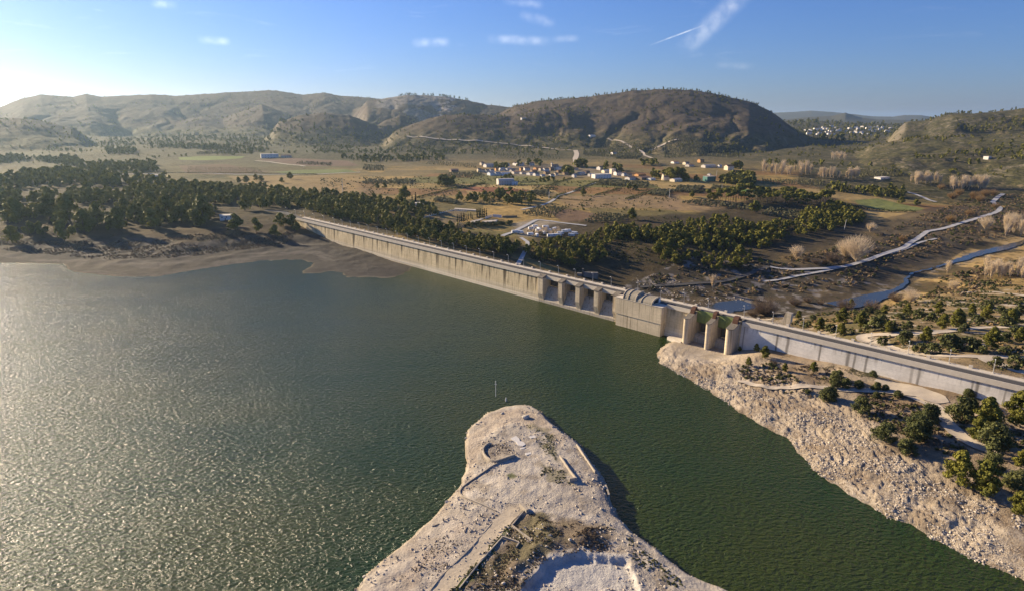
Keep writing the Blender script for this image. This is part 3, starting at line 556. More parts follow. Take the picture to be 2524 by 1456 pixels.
m_face2 = concrete('wing_wall_shade_concrete', (.70, .67, .62), False); m_dark = concrete('weathered_shade_concrete', (.20, .18, .15))  # cool wing tone carries its shade; dark one also stands in for recess shade
joints = []
for X, yy, wd, k in ((200,270,.3,.5),(245,280,.3,.6),(318,320,.5,.7),(330,330,.3,.5),(378,345,.3,.5),(410,355,.5,.8),(445,365,.3,.6),(492,380,.7,.95),(523,390,.3,.6),(668,430,1.2,1.),(758,450,.5,.8),(768,450,.3,.6),(838,470,.4,.7),(880,480,.5,.9),(920,490,.2,.5),(975,510,.5,.9),(1012,515,.2,.5),(1100,530,.6,.95),(1205,560,.2,.4),(1255,570,.5,.9),(1310,580,.3,.6),(1418,610,.6,.95),(1430,610,.3,.7),(1528,640,.3,.7),(1585,650,.4,.8),(1645,670,.4,.85),(1762,700,.2,.5),(1825,715,.5,.95),(1888,730,.3,.8),(2025,770,.7,1.),(2036,770,.3,.7),(2158,800,.3,.7),(2235,830,.5,.9),(2265,830,.2,.6),(2310,840,.4,.8)):
    joints.append((son(*z4(X, yy))[0], wd * 1.7, min(1, k * 1.3), 0))
for X, yy, wd, k in ((5,450,.5,.7),(300,525,.8,.8),(398,545,1.1,.8),(690,610,.7,.8),(945,665,1.2,.7),(1003,680,.7,.75),(1110,705,.8,.8),(1520,800,.9,.5),(1585,815,.8,.7),(2065,910,.6,.75),(2110,925,.9,.85),(2365,980,.4,.7)):
    joints.append((son(*z6(X, yy))[0], wd * .62, k, 1))
Z0, ZT = -12., 15.3
def face_off(z): return np.interp(z, [-12, 0, 15.3], [1.7, 1.0, 0.])
def face(s0, s1, mat, name, wing=False):
    ss = np.arange(s0, s1 + .01, .3); zz = np.arange(-4 if not wing else 0, ZT + .01, .45); SS, ZZ = np.meshgrid(ss, zz); s = SS.ravel(); z = ZZ.ravel(); off = face_off(z)
    st = np.zeros(len(s)); nn = fbm(s / 1.2, z / 9., 3, 400)
    for js, wd, k, w_ in joints:
        d = np.abs(s - js + (vnoise(z / 3., z * 0 + js, 3) - .5) * .25); low = 1.5 + 6 * _h(np.array([int(js * 7)]), np.array([3]), 5)[0] if not w_ else -5
        tap = wd * (.45 + .75 * sst(low, 15, z)) ; v = sst(tap * 1.25, tap * .45, d) * k * sst(low - 4, low + 5, z + (nn - .5) * 6); st = np.maximum(st, v * (.75 + .25 * nn))
        st = np.maximum(st, sst(2.6, .3, d) * sst(9, 15, z + (nn - .5) * 5) * .35 * k)
    fr = sst(.52, .75, fbm(s / .9, z / 25., 3, 411)) * sst(10.5, 15, z) * .5; st = np.maximum(st, fr)
    st = np.maximum(st, sst(14.7, 15.2, z) * .35)  # even dark band below the cornice: its shadow line put into the colour
    td = sst(6.5, .8, z + (fbm(s / 30, z / 3, 3, 420) - .5) * 1.2) * (.6 + .4 * np.sin(z * 4.2 + 2 * vnoise(s / 40, z, 6)))
    td = td if not wing else td * .2; bandd = sst(.6, .75, vnoise(s / 80, z * 1.3, 77)) * sst(7, 2, z) * .25; st = np.maximum(st, bandd)
    ii = np.arange(len(s)).reshape(SS.shape); q = np.stack([ii[:-1, :-1], ii[:-1, 1:], ii[1:, 1:], ii[1:, :-1]], -1).reshape(-1, 4)
    V = np.stack([s, Y(1) * off, z], 1); me = mesh_np(name, V, [q], mat, False, {'stain_shade': ('FLOAT', np.clip(st, 0, 1)), 'tide': ('FLOAT', np.clip(td, 0, 1))})
    n_ = me.polygons[0].normal
    if n_[1] * Y(1) < 0: me.flip_normals()
    return link(bpy.data.objects.new(name, me), dam)
face(-14, 313, m_conc, 'upstream_face'); face(404.5, 419.5, m_conc, 'upstream_face'); face(446, 660, m_face2, 'upstream_face', True)['label'] = 'wing wall in bluish shade with wide dark joints'
def body(s0, s1, top=15.3, front=0.): 
    prof = [(Y(front - .03), top), (Y(front + .95 - .03), 0), (Y(front + 1.65), -12), (Y(front + 1.7), -34), (Y(-40), -34), (Y(-9), 8), (Y(-9), top)]
    return MB().prism(prof, s0, s1)
bb = body(-14, 313.2); bb.prism([(Y(-.03), 15.3), (Y(.92), 0), (Y(1.6), -12), (Y(1.7), -34), (Y(-40), -34), (Y(-9), 8), (Y(-9), 15.3)], 371.5, 419.4)
bb.prism([(Y(-.03), 15.3), (Y(.92), 0), (Y(1.7), -34), (Y(-40), -34), (Y(-9), 8), (Y(-9), 15.3)], 445.2, 660); bb.build('body', m_conc, dam)
# crest: cornice, footways, road, railing
def crestrun(s0, s1):
    m = MB(); m.prism([(Y(.75), 15.15), (Y(.75), 17.25), (Y(.42), 17.25), (Y(.42), 16.75), (Y(-1.25), 16.72), (Y(-1.25), 15.3), (Y(0), 15.25)], s0, s1); return m
for a_, b_ in ((-14, 313.5), (404.8, 421.5), (446.5, 660)): crestrun(a_, b_).build('cornice', m_pale, dam)
MB().prism([(Y(-1.27), 15.4), (Y(-1.27), 16.5), (Y(-4.0), 16.56), (Y(-6.6), 16.5), (Y(-6.6), 15.4)], -14, 660).build('roadway', m_road, dam)
mk = MB()
for o0, o1 in ((-1.75, -1.6), (-6.25, -6.1)): mk.box(-14, 660, *sorted((Y(o0), Y(o1))), 16.52, 16.535)
mk.build('edge_line', simple('worn_road_paint', (.35, .34, .31), .8, .3, .6), dam)
MB().prism([(Y(-6.62), 15.35), (Y(-6.62), 16.68), (Y(-9.1), 16.7), (Y(-9.1), 16.95), (Y(-9.4), 16.95), (Y(-9.4), 15.0), (Y(-9.05), 15.0)], -14, 660).build('footway', m_pale, dam)
m_hglass = simple('dark_glass', (.03, .035, .04), .2, .1, 1., spec=.5)
m_rail = simple('railing_metal', (.16, .14, .12), .7, .2, 2.)
rl = MB()
for zz in (17.3, 17.7): rl.box(-14, 660, *sorted((Y(-9.28), Y(-9.22))), zz, zz + .06)
for s in np.arange(-14, 660, 2.5): rl.box(s, s + .07, *sorted((Y(-9.29), Y(-9.21))), 16.95, 17.7)
rl.build('railing', m_rail, dam)
# lamp bases from the photograph, then lamps
lam = []
def lam_s(px, py): 
    r = rayd(px, py); c_ = DN @ DA - 8.75; k = c_ / (DN @ r[:2]); return ((r * k)[:2] - DA) @ DT
for p in ((490,285),(562,300),(637,315),(715,334),(797,352),(880,370),(965,390),(1057,410),(1150,430),(1248,450),(1350,472),(1456,498),(1566,524),(1680,552),(1802,578),(1928,606),(2058,635),(2197,668),(2345,705),(2510,735)): lam.append(lam_s(*z4(*p)))
for p in ((640,193),(800,225),(965,262),(1205,308),(1412,355),(1622,408),(1840,460),(2163,530)): lam.append(lam_s(*z5(*p)))
for p in ((258,370),(530,433),(825,497),(1140,572),(1480,640),(1850,722),(2252,795)): lam.append(lam_s(*z6(*p)))
lam = [lam[0] - 19 * k for k in (5, 4, 3, 2, 1)] + lam
for a_, b_ in zip(lam[:-1], lam[1:]):
    c_ = (a_ + b_) / 2; MB().box(c_ - .65, c_ + .65, *sorted((Y(-8.7), Y(-9.5))), 16.7, 17.75).build('railing_pier', m_pale, dam)
m_pole = simple('galvanised_steel', (.50, .50, .48), .5, .1, 2., spec=.4); m_lens = simple('lamp_glass', (.75, .74, .70), .3, .05, 2.)
LL = ['slim lamp post on the dam crest, {} from the far left end', 'grey lamp post behind the spillway piers, {}', 'grey lamp post behind the outlet block and gates, {}', 'pale lamp post on the right wing of the dam, {}']
def ordn(k): return ['first', 'second', 'third', 'fourth', 'fifth', 'sixth', 'seventh', 'eighth', 'ninth', 'tenth', 'eleventh', 'twelfth', 'thirteenth', 'fourteenth', 'fifteenth', 'sixteenth', 'seventeenth', 'eighteenth', 'nineteenth', 'twentieth', 'twenty-first', 'twenty-second', 'twenty-third', 'twenty-fourth', 'twenty-fifth', 'twenty-sixth', 'twenty-seventh', 'twenty-eighth', 'twenty-ninth', 'thirtieth'][k]
lp = None; cnt = [0, 0, 0, 0]
for s in lam:
    p = dpt(s, -8.75); zone = 0 if s < 305 else 1 if s < 372 else 2 if s < 448 else 3
    if lp is None:
        lp = o = empty('street_lamp'); MB().tube([(0, 0, 0), (0, 0, .5), (0, 0, 5.6)], [.13, .11, .07], 6).build('pole', m_pole, o)
        MB().box(-.28, .28, -.28, .28, -.06, .16).build('base', m_pale, o)
        MB().tube([(0, 0, 5.55), (0, .12, 5.75), (0, .5, 5.85), (0, 1.0, 5.85)], [.06, .05, .05, .05], 5).build('arm', m_pole, o)
        MB().prism([(.65, 5.78), (.7, 5.98), (1.3, 5.96), (1.4, 5.82), (1.3, 5.76)], -.16, .16).build('lamp_head', m_lens, o); kids = list(o.children)
    else:
        o = lp.copy(); COL.objects.link(o)
        for ch in kids: q = ch.copy(); COL.objects.link(q); q.parent = o
    o.location = (p[0], p[1], 16.72); o.rotation_euler = (0, 0, ROT + (0 if sgn > 0 else math.pi))
    tag(o, LL[zone].format(ordn(cnt[zone]) if zone == 0 else ordn(cnt[zone]) + ' from the left'), 'street lamp', 'lamp posts along the dam crest'); cnt[zone] += 1
# spillway: ogee sill between cantilevered piers, deck edge behind
m_ogee = concrete('spillway_concrete', (.42, .38, .32))
og = MB(); og.prism([(Y(1.0), 1.6), (Y(1.0), -34), (Y(-40), -34), (Y(-9), 2), (Y(-7), 7.5), (Y(-5.5), 9.3), (Y(-4.2), 9.6), (Y(-3.2), 9.2), (Y(-2.4), 8.0), (Y(-1.4), 5.6), (Y(-.2), 3.4)], 313.25, 371.4)
og.build('spillway_sill', m_ogee, dam)
bk = MB(); bk.box(313.3, 371.4, *sorted((Y(-8.9), Y(-6.3))), 9.4, 15.3); bk.build('bay_shade_block', m_dark, dam)  # closes the open bays; dark colour stands in for the shade inside
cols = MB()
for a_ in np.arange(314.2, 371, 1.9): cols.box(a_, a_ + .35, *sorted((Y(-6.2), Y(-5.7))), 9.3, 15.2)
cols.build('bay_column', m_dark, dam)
dk = MB(); dk.prism([(Y(-.9), 14.6), (Y(-.9), 16.9), (Y(-1.26), 16.9), (Y(-1.26), 15.0), (Y(-5.2), 15.0), (Y(-5.2), 14.6)], 313.4, 371.5); dk.build('deck_edge', m_pale, dam)
for (a_, b_) in ((313.0, 317.2), (330.3, 333.4), (343.9, 347.0), (357.7, 360.8), (371.2, 374.4)):
    big = a_ < 314; f0 = 2.4 if not big else 2.0
    pr = MB(); pr.prism([(Y(-5.5), 1.2), (Y(1.02), 1.2), (Y(1.02), 2.2), (Y(f0), 6.4 if not big else 5.2), (Y(f0), 15.4), (Y(-5.5), 15.4)], a_, b_)
    po = pr.build('spillway_pier', m_conc2, dam)
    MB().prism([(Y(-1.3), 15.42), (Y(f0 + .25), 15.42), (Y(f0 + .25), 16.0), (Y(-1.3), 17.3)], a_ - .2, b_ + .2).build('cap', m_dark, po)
# outlet block with two vaulted hoods
ob = MB(); ob.prism([(Y(-1.2), -30), (Y(5.0), -30), (Y(5.0), 7.0), (Y(-1.2), 7.0)], 375.6, 404.4); ob.build('outlet_block', m_conc2, dam)
ob = MB(); ob.prism([(Y(-1.1), 7.02), (Y(5.35), 7.02), (Y(5.35), 16.0), (Y(-1.1), 16.0)], 375.2, 404.7); oo = ob.build('outlet_block', m_conc2, dam)
MB().box(375.0, 404.9, *sorted((Y(5.5), Y(-1.1))), 16.02, 16.3).build('slab', m_pale, oo)
for (a_, b_, zt) in ((380.2, 388.3, 20.3), (388.5, 398.6, 19.3)):
    arc = [(Y(5.25 - 5.6 * (1 - math.cos(t))), 16.3 + (zt - 16.3) * math.sin(t)) for t in np.linspace(0, math.pi * .62, 14)] + [(Y(-2.1), 16.3)]
    hd = MB().prism(arc, a_, b_ - .35).build('vaulted_hood', m_hood, dam)
    arc2 = [(Y(5.55 - 5.95 * (1 - math.cos(t))), 16.32 + (zt - 15.95) * math.sin(t)) for t in np.linspace(0, math.pi * .62, 14)] + [(Y(-2.3), 16.32)]
    for e in (a_ - .25, a_ + 2.9, b_ - .35): MB().prism(arc2, e, e + .35).build('rib', m_conc2, hd)
    gl = MB(); gl.prism([(Y(3.9 - 4.2 * (1 - math.cos(t))), 16.7 + (zt - 17.2) * math.sin(t)) for t in np.linspace(0, math.pi * .62, 10)] + [(Y(-1.6), 16.7)], b_ + .005, b_ + .05); gl.build('window', m_hglass, hd)
MB().box(398.7, 399.0, *sorted((Y(-.6), Y(-2.2))), 16.3, 18.6).build('end_wall', simple('white_render', (.75, .73, .69), .9, .08), dam)
# low step beside the gates, sill, gates and their long piers
sh = MB(); sh.vprism([(409.5, Y(1.0)), (409.5, Y(6.2)), (418.8, Y(8.6)), (418.8, Y(1.0))], -6, [1.6, 1.5, 1.7, 1.8]); sh.build('ledge', m_pale, dam)
sl = MB(); sl.prism([(Y(1.2), -8), (Y(1.2), 3.4), (Y(-.5), 5.2), (Y(-3), 5.4), (Y(-8.8), 3.0), (Y(-30), -30), (Y(-30), -34), (Y(1.2), -34)], 421.9, 441.7); sl.build('gate_sill', m_ogee, dam)
MB().box(421.8, 441.8, *sorted((Y(-8.9), Y(-5))), 5.0, 15.3).build('gate_shade_block', m_dark, dam)  # dark block painting the shade of the opening under the gates
m_gate = simple('green_gate_paint', (.17, .215, .075), .6, .12, .5); m_rust = simple('brown_machinery_paint', (.095, .045, .028), .6, .3, 1.)
GP = ((418.9, 421.9, 8.2), (431.2, 433.6, 8.0), (441.6, 445.2, 8.2))
for gi, (a_, b_, ln) in enumerate(GP):
    c_ = (a_ + b_) / 2; h_ = (b_ - a_) / 2; n_ = 14
    pl_ = [(c_ + h_ * math.sin(t), Y(ln - h_ + h_ * math.cos(t))) for t in np.linspace(-math.pi / 2, math.pi / 2, n_)] + [(b_, Y(-5.2)), (a_, Y(-5.2))]
    ztop = [14.2 if abs(q[1]) > 4 else 16.6 for q in pl_]
    k_ = [(p_[0], p_[1]) for p_ in pl_]
    body_ = MB(); NS = 9
    # the flank is built in steps so that its top sweeps up towards the deck
    ys = np.linspace(ln - h_, -5.2, NS); tops = np.interp(ys, [-5.2, 0, 3, ln - h_], [16.6, 16.5, 15.0, 14.1])
    nose = [(c_ + h_ * math.sin(t), Y(ln - h_ + h_ * math.cos(t))) for t in np.linspace(-math.pi / 2, math.pi / 2, n_)]
    body_.vprism(nose, -8, 14.1)
    body_.prism([(Y(ln - h_), -8)] + [(Y(-5.2), -8)] + [(Y(yy), tt) for yy, tt in zip(ys[::-1], tops[::-1])], a_, b_)
    po = body_.build('gate_pier', m_conc2, dam)
    cp = MB(); nose2 = [(c_ + (h_ + .15) * math.sin(t), Y(ln - h_ + (h_ + .15) * math.cos(t))) for t in np.linspace(-math.pi / 2, math.pi / 2, n_)]
    cp.vprism(nose2, 14.12, 14.45); cp.prism([(Y(yy), tt + .02) for yy, tt in zip(ys, tops)] + [(Y(yy), tt + .35) for yy, tt in zip(ys[::-1], tops[::-1])], a_ - .15, b_ + .15); cp.build('cap', m_dark, po)
    hz_ = MB(); hz_.prism([(Y(2.2), 15.6), (Y(1.7), 17.9), (Y(.5), 19.0), (Y(-.9), 19.0), (Y(-.9), 18.3), (Y(.2), 18.2), (Y(.8), 17.5), (Y(.9), 15.9)], c_ - h_ * .75, c_ + h_ * .75)
    hz_.box(c_ - h_ * .6, c_ + h_ * .6, *sorted((Y(-.9), Y(-1.3))), 16.7, 19.0); hz_.box(c_ + h_ * .8, c_ + h_ * .8 + .9, *sorted((Y(.6), Y(-.4))), 17.4, 18.2)
    hz_.build('hoist', m_rust, po)
for (a_, b_) in ((422.0, 431.1), (433.7, 441.5)):
    g_ = MB(); g_.prism([(Y(-.2), 11.6), (Y(-.45), 17.6), (Y(-.9), 17.6), (Y(-.7), 11.6)], a_, b_); go = g_.build('gate', m_gate, dam)
    rb_ = MB()
    for q in np.linspace(a_ + 1, b_ - 1, 5): rb_.box(q, q + .18, *sorted((Y(-.15), Y(-.32))), 11.7, 15.5)
    rb_.box(a_ + .05, b_ - .05, *sorted((Y(-.02), Y(-.6))), 11.35, 11.58); rb_.build('stiffener', m_gate, go)
# chute training walls standing up beyond the crest
for (px, py, pts_) in ((*z6(175, 345), [(-4.6, -6), (-4.6, 1.1), (-3.2, 2.6), (2.5, 4.1), (4.6, 5.2), (4.6, -6)]), (*z6(325, 370), [(-5.5, -6), (-5.5, .6), (-1.2, 2.6), (1.2, 5.0), (2.3, 8.2), (2.7, 9.6), (5.4, 9.2), (5.4, 5), (4.2, 2), (2.6, -6)])):
    s = son(px, py, -24)[0]; zc = son(px, py, -24)[1]
    MB().add([(s + a_, Y(-23), zc + b_ - 4) for a_, b_ in pts_] + [(s + a_, Y(-25.5), zc + b_ - 4) for a_, b_ in pts_],
        [tuple(range(len(pts_))), tuple(range(len(pts_), 2 * len(pts_)))[::-1]] + [(i, (i + 1) % len(pts_), len(pts_) + (i + 1) % len(pts_), len(pts_) + i) for i in range(len(pts_))]).build('chute_wall', m_conc2, dam)
# ------------------------------------------------------------------ vegetation
def leafcloud(centers, rads, nleaf, size, rs, squash=1., flat=.24):
    """many small leaf quads on the surface of clumps; returns V (n,3), F (k,4)"""
    V, out = [], 0; rs = np.random.default_rng(rs)
    C = np.repeat(np.asarray(centers), nleaf, 0); R = np.repeat(np.asarray(rads), nleaf); k = len(C)
    d = rs.normal(size=(k, 3)); d /= np.linalg.norm(d, axis=1)[:, None]; d[:, 2] = np.abs(d[:, 2]) * np.where(rs.random(k) < .3, -1, 1)
    p = C + d * (R * (.48 + .72 * rs.random(k)))[:, None] * np.array([1, 1, squash])
    nrm = d * (1 - flat) + rs.normal(size=(k, 3)) * flat * 1.2; nrm /= np.linalg.norm(nrm, axis=1)[:, None] + 1e-9
    t = np.cross(nrm, rs.normal(size=(k, 3))); t /= np.linalg.norm(t, axis=1)[:, None] + 1e-9; b = np.cross(nrm, t)
    s = (size * (.6 + .8 * rs.random(k)))[:, None]
    V = np.stack([p - t * s - b * s * .6, p + t * s - b * s * .5, p + t * s * .8 + b * s * .7, p - t * s * .7 + b * s * .6], 1).reshape(-1, 3)
    return V, np.arange(k * 4).reshape(-1, 4)
def crown_pts(n, rs, rx, z0, z1, kind):
    rs = np.random.default_rng(rs); C, R = [], []
    for i in range(n):
        t = (i + rs.random()) / n; a = rs.random() * 6.283
        if kind == 'pine': w = rx * math.sin(math.pi * min(1, .18 + .82 * t) ** .85) ** .7 * (.95 - .25 * t); rad = rx * (.30 + .16 * rs.random()) * (1.05 - .35 * t) * (20 / max(n, 20)) ** .4
        elif kind == 'umbrella': t = t ** .5; w = rx * (1 - .35 * t); rad = rx * (.3 + .12 * rs.random())
        elif kind == 'cypress': w = rx * .35 * (1 - t) ** .5; rad = rx * (.75 - .5 * t)
        else: w = rx * math.sqrt(max(.05, 1 - (t * .95) ** 2)); rad = rx * (.30 + .18 * rs.random()) * (20 / max(n, 20)) ** .4
        q = w * math.sqrt(rs.random()) * .85; C.append((q * math.cos(a), q * math.sin(a), z0 + (z1 - z0) * t)); R.append(rad)
    return np.array(C), np.array(R)
m_pine = foliage('pine_needles', (.052, .062, .014), (.165, .155, .026), .14); m_oak = foliage('oak_leaves', (.045, .056, .022), (.100, .105, .036), .18)
m_olive = foliage('olive_leaves', (.11, .11, .055), (.20, .185, .10), .15); m_cyp = foliage('cypress_needles', (.016, .024, .010), (.035, .042, .016), .1)
m_twig = foliage('bare_twigs', (.52, .43, .30), (.74, .64, .48), .1, .3); m_reed = foliage('dry_reeds', (.27, .185, .085), (.40, .29, .15), .15); m_brush = foliage('dry_brush', (.10, .075, .052), (.19, .145, .095), .12)
m_bark = simple('bark', (.12, .09, .065), .95, .3, 3.)
def trunk_mb(h, r, rs, limbs=3, top=.6):
    rs = random.Random(rs); m = MB(); lean = rs.uniform(-.05, .05); m.tube([(0, 0, -.03), (lean * .3, 0, h * .35), (lean, .02, h * top)], [r, r * .75, r * .4], 6)
    for i in range(limbs):
        a = rs.random() * 6.28; z = h * rs.uniform(.3, top * .9); m.tube([(lean * .5, 0, z), (math.cos(a) * h * .13, math.sin(a) * h * .13, z + h * .12)], [r * .45, r * .15], 4)
    return m
def proto(name, kind, n, nleaf, rx, z0, z1, size, mat, seeds, trunk_h=1., squash=.8, r=.025):
    """unit-height trees: a list of (crown mesh, trunk mesh)"""
    out = []
    for sd in seeds:
        C, R = crown_pts(n, sd, rx, z0, z1, kind); V, Fq = leafcloud(C, R, nleaf, size, sd, squash)
        out.append((mesh_np('crown', V, [Fq], mat), trunk_mb(trunk_h, r, sd).mesh('trunk', m_bark)))
    return out
P_pineN = proto('pine', 'pine', 46, 90, .40, .16, .90, .024, m_pine, (1, 2, 3))
P_pine = proto('pine', 'pine', 16, 50, .46, .20, .86, .048, m_pine, (11, 12, 13, 14, 15))
P_umb = proto('umb', 'umbrella', 14, 40, .30, .66, .92, .046, m_pine, (21, 22, 23), .9, .6, .018)
P_oak = proto('oak', 'bush', 40, 80, .50, .10, .72, .028, m_oak, (31, 32, 33), .6)
P_oakS = proto('oak', 'bush', 12, 40, .52, .12, .70, .06, m_oak, (34, 35, 36), .6)
P_bushL = proto('bush', 'bush', 10, 40, .52, .12, .70, .065, m_pine, (37, 38), .6)
P_olive = proto('olive', 'bush', 8, 18, .50, .30, .78, .10, m_olive, (41, 42), .6)
P_cyp = proto('cyp', 'cypress', 12, 30, .13, .06, .95, .035, m_cyp, (51, 52), .5)
P_reed = proto('reed', 'bush', 12, 70, .55, .05, .55, .05, m_reed, (61, 62), .3)
P_brush = proto('brush', 'bush', 12, 50, .55, .08, .6, .05, m_brush, (63, 64, 65), .4)
def bare(seed, n=70, spread=.3, up=1., bushy=.0, wth=.0045, mat=None):
    rs = np.random.default_rng(seed); V, Fq = [], []
    def strand(p, d, ln, w):
        segs = 3; q = p.copy(); side = np.cross(d, rs.normal(size=3)); side /= np.linalg.norm(side) + 1e-9; side2 = np.cross(d, side); pts = [q.copy()]
        for i in range(segs): d = d + rs.normal(size=3) * .10 + np.array([0, 0, .08]); d /= np.linalg.norm(d); q = q + d * ln / segs; pts.append(q.copy())
        for sv_ in (side, side2):
            o = len(V)
            for i, c in enumerate(pts): ww = w * (1 - .75 * i / segs); V.extend([c - sv_ * ww, c + sv_ * ww])
            Fq.extend([(o + 2 * i, o + 2 * i + 1, o + 2 * i + 3, o + 2 * i + 2) for i in range(segs)])
        return pts
    for i in range(n):
        a = rs.random() * 6.283; t = rs.random() ** .7; tilt = spread * (.15 + t); z = (.02 + .45 * rs.random() * (1 - bushy))
        d = np.array([math.cos(a) * tilt, math.sin(a) * tilt, up]); d /= np.linalg.norm(d)
        pts = strand(np.array([0, 0, z]), d, (1 - z) * (.95 - .25 * t), wth * 2.2)
        for k in range(7):
            b = pts[1 + k % 3]; dd = d + rs.normal(size=3) * .35; dd /= np.linalg.norm(dd); strand(b, dd, .22 + .12 * rs.random(), wth)
    return mesh_np('crown', np.array(V), [np.array(Fq)], mat or m_twig), trunk_mb(.5, .016, seed, 0, .9).mesh('trunk', m_pbark)
m_pbark = simple('pale_bark', (.36, .31, .24), .95, .2, 3.); m_thick = foliage('thicket_twigs', (.17, .13, .095), (.29, .23, .165), .1)
P_poplar = [bare(s, 40, .13, 1., .35, .0055) for s in (71, 72, 73)]; P_willow = [bare(s, 110, .75, .9, .6, .0042) for s in (81, 82)]
P_thicket = [bare(q, 170, 1.5, .75, 1., .0075, m_thick) for q in (91, 92)]; P_reed = [bare(q, 190, 1.1, .8, 1., .008, m_reed) for q in (93, 94)]
TREES = []           # every tree or bush as (kind, proto, x, y, z, height, label, group, category)
def put(name, pr, x, y, z, h, label, cat, group=None, wide=1.):
    o = empty(name, (x, y, z - .02 * h), random.random() * 6.283); o.scale = (h * wide, h * wide, h)
    for me in pr: link(bpy.data.objects.new(me.name.split('.')[0], me), o)
    return tag(o, label, cat, group)
def px2m(px, x, y, z): return px / F * math.sqrt(x * x + y * y + (z - CZ) ** 2)
occupied = []
def trace(items, cv, sc, name, pr, cat, label, group, asp=1., rmin=60):
    """(X, Y of the foot, width in crop pixels[, label])"""
    for i, it in enumerate(items):
        px, py = cv(it[0], it[1]); x, y, z = ground(px, py, rmin); wpx = it[2] * sc / 1.01426
        h = px2m(wpx, x, y, z) * asp * .92; h *= random.uniform(.95, 1.05); lb = it[3] if len(it) > 3 else label
        put(name, random.choice(pr), x, y, z, h, lb, cat, None if len(it) > 3 and group is None else group); occupied.append((x, y, h * .3))
G8 = 'pines and oaks on the near right bank'
trace([(1500,700,230,'bushy yellow-green pine, left of the pair above the rocky shore'),(1685,775,240,'lighter grey-green pine, right of the pair above the rocky shore'),(1700,305,200,'bright rounded pine on the far side of the track fork'),(1915,290,235,'large bright pine at the right edge beside the track'),(1925,915,160,'small bright pine nearest the bottom right, alone above the shore'),(1640,385,150,'low spreading pine hugging the track beside the dark oak'),(1945,580,110,'small pine by the right end of the track')], z8, .35515, 'pine_tree', P_pineN, 'pine tree', None, 'pines on the near right bank', 1.08)
trace([(1535,240,225,'broad dark oak in the bend of the track'),(985,395,185,'dark oak at the left of the row above the shore'),(1215,375,225,'broad oak in the middle of the row above the shore'),(1290,265,185,'yellowish oak beside the track, behind the row'),(820,190,150,'round dark shrub on the slope below the upper track'),(1140,485,150,'low olive-coloured oak below the row, over pale stones'),(1765,465,250,'widest grey-green oak below the track fork'),(1740,610,170,'dark oak behind the pair of pines'),(1905,745,190,'dark oak in shade at the right edge'),(1580,85,75,'small round oak beside the dirt yard'),(1840,130,140,'low dark oak below the dam wall at the right'),(600,105,130,'dark oak where the upper track bends'),(930,35,80,'small oak between the two tracks')], z8, .35515, 'holm_oak', P_oak, 'oak', None, 'dark oaks on the near right bank', .85)
trace([(185,700,120,'round bright young pine near the right gate pier'),(110,640,75,'dark young pine at the foot of the wing wall'),(365,822,85,'small pine on the slope below the wing wall'),(625,828,95,'small upright pine above the path'),(280-320,640,50,'thin bright young pine beside the last gate pier'),(40,765,80,'small pine on the slope near the spillway gravel')], z6, .27734, 'pine_tree', P_pineN, 'pine tree', None, 'young pines below the wing wall', 1.1)
trace([(840,905,150,'dark oak behind the two round bushes on the path'),(820,965,120,'round olive bush left of the pair on the path'),(910,965,125,'round olive bush right of the pair on the path'),(1030,970,110,'grey bush at the right end of the path clump'),(740,1080,170,'dark spreading bush below the path'),(1190,985,100,'bright low bush beside the dirt yard'),(1270,990,80,'thin grey bush beside the dirt yard'),(1385,1055,100,'straggly bush on the yard edge'),(1190,1055,80,'low bush under the yard edge'),(1165,870,90,'grey bush close to the wing wall'),(2025,1050,100,'round bush alone below the right end of the wall')], z6, .27734, 'bush', P_oak, 'bush', None, 'bushes around the dirt yard', .85)
GD = 'pines on the bank behind the right wing of the dam'
trace([(490,345,75),(680,455,130),(880,390,140),(1050,430,150),(1910,425,165),(1790,435,125),(2225,615,175),(1630,560,135),(2190,350,115),(870,500,120),(1750,305,110),(1470,305,95),(2050,300,90),(2400,400,130),(1300,470,100),(2480,560,120),(960,250,80),(1260,300,80)], z6, .27734, 'pine_tree', P_pineN, 'pine tree', 'pine scattered in scrub on the bank behind the right wing of the dam', GD, 1.1)
GB = 'shrubs on the bank behind the right wing of the dam'
trace([(1180,450,190),(1240,400,150),(1325,455,110),(1480,445,120),(1840,610,190),(2020,625,170),(1580,655,140),(1700,660,150),(1430,560,170),(1240,580,110),(2350,410,140),(2400,360,150),(2280,785,150),(2440,790,180),(2180,250,110),(2340,555,130),(2150,660,100),(2345,670,110),(2450,500,130),(1120,300,100),(780,470,130),(580,420,90),(620,360,80),(1980,470,120),(1560,340,110),(1690,350,90),(2100,380,100),(1390,350,90),(2300,300,100),(2480,300,120)], z6, .27734, 'bush', P_oakS, 'bush', 'dark rounded shrub on the bank behind the right wing of the dam', GB, .8)
GL = 'pines along the left shore of the reservoir'
trace([(85,1215,110,'small dark pine pair at the far left above the beach'),(205,1160,90),(275,1165,90),(1560,1135,120),(1695,1140,105),(1860,1105,105),(1935,1105,95),(1965,1135,70),(1820,1175,95),(1350,1080,190),(1300,1110,120),(1000,1120,150),(800,1130,160),(560,1150,150),(430,1200,150),(470,1090,200),(1100,1060,170),(1210,1080,130),(650,1100,140),(900,1080,140),(120,1090,160),(330,1060,170),(20,1050,150),(1620,1000,120),(1740,985,90)], z1, .37768, 'pine_tree', P_pine, 'pine tree', 'dark backlit pine at the front of the wood on the left shore', GL, 1.0)
